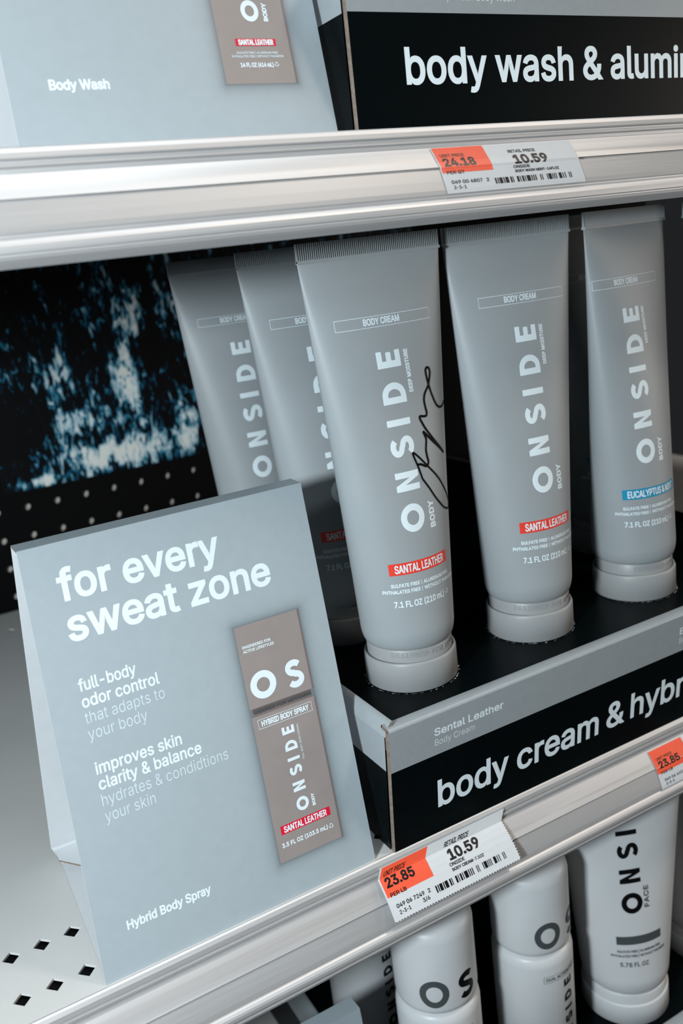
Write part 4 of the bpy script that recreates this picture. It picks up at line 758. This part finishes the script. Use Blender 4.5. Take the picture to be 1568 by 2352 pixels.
def collar_mesh(r, z0, z1, text_z, cap_h):
    c = MB(); c.lathe([(r-.0016, z1+.0004), (r-.0004, z1+.0003), (r, z1-.0003), (r, z0)], M['cap_grey'])
    at = lambda u, v, l: ((r+l)*math.cos(u/r-math.pi/2), (r+l)*math.sin(u/r-math.pi/2), v)
    p = Print(c, at, (1.2, None)); gl = text_loops('DESIGNED FOR MOVEMENT', -20.5, 28.0, text_z, cap_h, .10, 60)
    p.loops(gl, M['cap_grey'], .00018)
    for g in gl:
        for l in g:
            n = len(l); vs = [at(x/1000, y/1000, h) for h in (0, .00018) for x, y in l]
            c.add(vs, [(i, (i+1) % n, n+(i+1) % n, n+i) for i in range(n)], M['cap_grey'])
    return c
def cap_mesh(r, h, m):
    c = MB(); c.lathe([(0.0001, 0), (r-.0008, 0), (r, .0007), (r-.0001, h-.0012), (r-.0005, h-.0002), (r-.0012, h), (r-.0016, h-.0006), (r-.0017, h-.003)], m); return c
def cream_tube(label, loc, rz, flavour, signed=False, group=None, du=0.0):
    t = thing('cream_tube', label, 'tube', loc, rz, group)
    cream_body(flavour, signed, du).build('tube_body', t)
    k = MB(); crimp_mesh(k, 0.0360, .2012, .2080, M['tube_grey'], 73); k.build('crimped_seal', t)
    collar_mesh(.0208, .0135, .0212, 17.6, 2.3).build('collar', t); cap_mesh(.02275, .0152, M['cap_grey']).build('cap', t)
    return t
ZT = ZM + 0.0002 + 0.0644 + 0.0001
GR = 'grey body cream tubes in the middle tray'
s1 = cream_tube('grey cream tube signed in black marker, front of the tray beside the card sign', (*TUBES[0], ZT), 0.0, 'SANTAL LEATHER', True, GR)
s2 = cream_tube('unsigned grey cream tube with red flavour bar, second in the front row', (*TUBES[1], ZT), -0.08, 'SANTAL LEATHER', False, GR, 0.0023)
s3 = cream_tube('grey cream tube with blue eucalyptus bar, third in the front row', (*TUBES[2], ZT), 0.19, 'EUCALYPTUS & MINT', False, GR, -0.0092)
dup(s3, (*TUBES[3], ZT), 0.03, 'grey cream tube cut off by the right photo edge, fourth in front row', GR)
s4 = cream_tube('grey cream tube right behind the signed tube, half hidden by it', (0.1020, -0.3783, ZT), 0.02, 'SANTAL LEATHER', False, GR)
dup(s4, (0.0990, -0.2860, ZT), -0.02, 'leftmost grey cream tube, at the back beside the sea picture', GR)
dup(s3, (0.2985, -0.3800, ZT), 0.0, 'grey cream tube behind the blue-barred tube, only its crimp showing', GR)

# white face cream tubes and spray bottles on the lowest shelf
def face_tube(label, loc, rz, group=None):
    t = thing('face_tube', label, 'tube', loc, rz, group); wp = M['white_plastic']; k = M['ink_black']; g = M['ink_grey']; L = .00008
    b = MB(); FACE.skin(b, wp, 112); p = Print(b, FACE.at, (1.4, 6.0))
    p.mark(4.4, 78.6, 161.0, 12.6, k, L); p.up('FACE', 8.6, 81.0, 94.8, 2.9, g, L, .2, 40)
    v, f = rect(-13.0, 15.5, 58.6, 64.0); p.put(v, f, g, L)
    p.text('SULFATE FREE | ALUMINUM FREE', -13.0, 14.5, 53.4, 1.5, g, L, .08); p.text('PHTHALATES FREE | WITHOUT PARABENS', -16.8, 18.5, 50.4, 1.5, g, L, .08)
    p.text('5.78 FL OZ', -11.8, 5.5, 44.0, 2.7, g, L, .12)
    b.build('tube_body', t)
    c = MB(); crimp_mesh(c, .0405, .1787, .1850, wp, 60); c.build('crimped_seal', t)
    c = MB(); c.lathe([(.0230, .0222), (.0252, .0220), (.0256, .0212), (.0256, .012)], wp, 80); c.build('collar', t)
    cap_mesh(.0266, .0150, wp).build('cap', t)
    return t
def spray_bottle(label, loc, rz, group=None):
    t = thing('spray_bottle', label, 'bottle', loc, rz, group); wp = M['white_plastic']; g = M['ink_grey']; k = M['ink_black']; L = .00008
    r = .0226; at = lambda q: (lambda u, v, l: ((q+l)*math.cos(u/q-math.pi/2), (q+l)*math.sin(u/q-math.pi/2), v))
    b = MB(); b.lathe([(.0001, 0), (r-.002, 0), (r+.0004, .002), (r+.0006, .0765), (r+.0003, .0785), (r-.0006, .0808), (r-.0020, .0824), (r-.0032, .0826)], wp)
    p = Print(b, at(r+.00062), (1.4, None))
    v, f = frame_faces(-12.2, 13.0, 66.8, 71.2, .22); p.put(v, f, g, L); p.text('DUAL ACTION FACE', -10.8, 11.6, 68.0, 2.0, g, L, .08)
    p.mark(7.6, 10.0, 64.2, 6.8, k, L); b.build('bottle_body', t)
    c = MB(); c.lathe([(r-.0028, .0826), (r-.0028, .0844), (r-.0010, .0848), (r-.0004, .0856), (r, .0880), (r, .1285), (r-.0008, .1320), (r-.0030, .1348), (r-.0070, .1362), (.0001, .1368)], wp)
    p = Print(c, at(r), (1.4, None))
    p.loops([[ring_e(-7.6, 98.0, 7.9, 8.6, 48), ring_e(-7.6, 98.0, 4.4, 4.9, 40)[::-1]]], g, L)
    S = wordmark()[2]; p.loops([[[(5.9+(x-34.4)*1.25, 89.8+y*1.36) for x, y in l] for l in S]], k, L)
    c.build('bottle_cap', t)
    return t
ZB = ZL + 0.0002 + 0.0644 + 0.0001
GW = 'white tubes in the lowest tray'; GS = 'white spray bottles in the lowest tray'
f1 = face_tube('white face tube with black vertical lettering at lower right under the rail', (0.2317, -0.4517, ZB), -0.40, GW)
dup(f1, (0.3090, -0.4480, ZB), -0.30, 'white tube at the bottom right corner, cut off by the photo edge', GW)
b1 = spray_bottle('white spray bottle whose cap shows both letters O and S, bottom centre', (0.0948, -0.4500, ZB), -0.27, GS)
dup(b1, (0.0890, -0.3735, ZB), 0.0, 'white spray bottle in the shadow behind the one showing O and S', GS)
dup(b1, (0.1615, -0.4500, ZB), 0.10, 'white spray bottle between the other bottle and the white face tube', GS)

# ----------------------------------------------------------------------------
# paper price tags
# ----------------------------------------------------------------------------
BARS = [(0,.7),(1.3,.5),(2.3,1.6),(4.5,.5),(5.5,1.7),(8.2,.8),(9.5,.4),(11.8,1.0),(13.4,.4),(14.6,.9),(16.1,.4),(17.2,1.9),(19.7,.5),(20.8,.5),(21.9,.5),(24.6,.4),(25.6,.4),(28.4,.4),(29.3,1.6),(31.4,.4),(32.4,.4),(33.4,.4),(35.2,1.5),(37.4,.4),(38.6,.4),(41.0,.4),(42.0,.4)]
def tag_art(p, o, price, per, num, num2, code, line, x0, x1, y0, y1, sq=1.0, sub='ONSIDE'):
    """artwork in mm: tag runs x0..x1, y0..y1 with the orange field o = (x0, x1, y0, y1)"""
    L = .00006; k = M['ink_black']
    v, f = rect(*o); p.put(v, f, M['ink_orange'], L)
    T = lambda s, a, b, y, c, bo: p.text(s, a, b, y0+(y-y0)*sq, c*sq, k, L*2, bo)
    T('UNIT PRICE', 2.6, 14.2, 22.2, 1.75, .05); T(price, 2.6, 18.0, 16.4, 4.7, .26); T(per, 2.5, 11.0, 11.6, 1.9, .06)
    T(num[:-2], 3.3, 18.2, 5.6, 2.0, .05); T(num[-1], 20.2, 21.5, 5.6, 2.0, .05); T(code, 3.7, 9.6, 2.4, 1.9, .05)
    if num2: T(num2, 16.2, 20.0, 2.5, 1.9, .05)
    T('RETAIL PRICE', 36.3, 50.4, 22.3, 1.75, .06); T('10.59', 37.0, 54.6, 15.2, 5.2, .32)
    T(sub, 35.5, 44.0, 12.2, 1.75, .06); T(line, 35.8, 35.8+(18.2 if len(line) < 18 else 23.0), 9.6, 1.55, .06)
    for a, w in BARS:
        v, f = rect(24.3+a*.945, 24.3+(a+w)*.945, y0+(3.5-y0)*sq, y0+(7.1-y0)*sq); p.put(v, f, k, L*2)
def rail_tag(label, zt, x0, w, zr0, zr1, art, shear):
    """tag lying in the price channel between heights zr0 (top) and zr1 (bottom) below the deck top"""
    t = MB()
    zs = [zr0, zr1] + [z for _, z in FACE_LINE if zr1 < z < zr0]; zs = sorted(set(zs), reverse=True)
    def ysurf(z): return rail_y(z) - .00040
    def at(u, v, l):                                  # v in metres up the tag from its bottom edge
        z = zr1 + v*(zr0-zr1)/art['h']
        return (x0+u+shear*(zr1-z), ysurf(z)-l, zt+z+l*.5)
    vs = [at(u, (z-zr1)*art['h']/(zr0-zr1), 0) for u in (0, w) for z in zs]; n = len(zs)
    t.add(vs, [(i, i+1, n+i+1, n+i) for i in range(n-1)], M['paper'])
    t.add([(a, b+.00012, c) for a, b, c in vs], [(i, n+i, n+i+1, i+1) for i in range(n-1)], M['paper'])
    art['draw'](Print(t, at, (None, 1.2)))
    tag(t.build('price_tag'), label, 'price tag', 'orange and white price tags on the rails')
rail_tag('orange and white price tag reading 24.18 on the upper rail', ZU, 0.1085, 0.0712, -.0084, -.0262,
         dict(h=.0255, draw=lambda p: tag_art(p, (0.6, 25.2, 11.1, 25.4), '24.18', 'PER QT', '049 00 4807 2', None, '2-3-1', 'BODY WASH MINT-14FLOZ', 0, 71, 0, 25.5, .90)), 0.0)
rail_tag('orange and white price tag at the right edge of the photo on the lower rail', ZM, 0.2190, 0.0712, -.0086, -.0268,
         dict(h=.0268, draw=lambda p: tag_art(p, (0.0, 24.8, 11.3, 26.7), '23.85', 'PER LB', '049 06 6151 2', None, '2-3-2', 'BODY CREAM-7.1OZ', 0, 71, 0, 26.8, .90)), 0.0)
def bent_tag():
    """tag creased over the lip of the rail; its lower edge stands off the channel"""
    t = MB()
    TL, TR = Vector((0.0503, -0.48615, -0.0893)), Vector((0.1217, -0.48615, -0.0886))
    FL, FR = Vector((0.0478, -0.4874, -0.0936)), Vector((0.1187, -0.4874, -0.0938))
    BL_, BR_ = Vector((0.0480, -0.4992, -0.1085)), Vector((0.1188, -0.5004, -0.1074))
    n = (FR-FL).cross(BL_-FL).normalized()
    if n.y > 0: n = -n
    n2 = (TR-TL).cross(FL-TL).normalized()
    if n2.y > 0: n2 = -n2
    def at(u, v, l):
        a = u/.0710; k = v*1000
        if k <= 21.8:
            q = k/21.8; bow = .0007*math.sin(math.pi*q)
            return (BL_*(1-a)+BR_*a)*(1-q) + (FL*(1-a)+FR*a)*q + n*(l+bow)
        q = (k-21.8)/4.0
        return (FL*(1-a)+FR*a)*(1-q) + (TL*(1-a)+TR*a)*q + n2*l
    us = [0, .02, .045, .071]; vv = [0, .004, .008, .012, .016, .0195, .0218, .0239, .0258]
    rg = random.Random(3); grid = []
    for l in (0, -.00015):
        for v in vv:
            for u in us: grid.append(at(u, v, l))
    nu = len(us); nv = len(vv); o = nu*nv; fs = []
    for j in range(nv-1):
        for i in range(nu-1):
            a = j*nu+i; fs.append((a, a+1, a+nu+1, a+nu)); fs.append((o+a, o+a+nu, o+a+nu+1, o+a+1))
    t.add(grid, fs, M['paper'])
    # torn perforation teeth along the lower and right edges
    for i in range(46):
        u = .0008 + i*.00153
        t.add([at(u, 0, 0), at(u+.0009, 0, 0), at(u+.00045, -.0005-.0003*rg.random(), 0)], [(0,1,2)], M['paper'])
    for i in range(14):
        v = .0006 + i*.00155
        t.add([at(.071, v, 0), at(.071, v+.0009, 0), at(.0715+.0002*rg.random(), v+.00045, 0)], [(0,1,2)], M['paper'])
    tag_art(Print(t, at, (None, 1.2)), (0.8, 25.9, 11.9, 25.7), '23.85', 'PER LB', '049 06 7249 2', '3/6', '2-3-1', 'BODY CREAM-7.1OZ', 0, 71, 0, 25.8)
    tag(t.build('price_tag'), 'creased price tag reading 23.85 hanging over the rail below the body cream tray', 'price tag', 'orange and white price tags on the rails')
bent_tag()
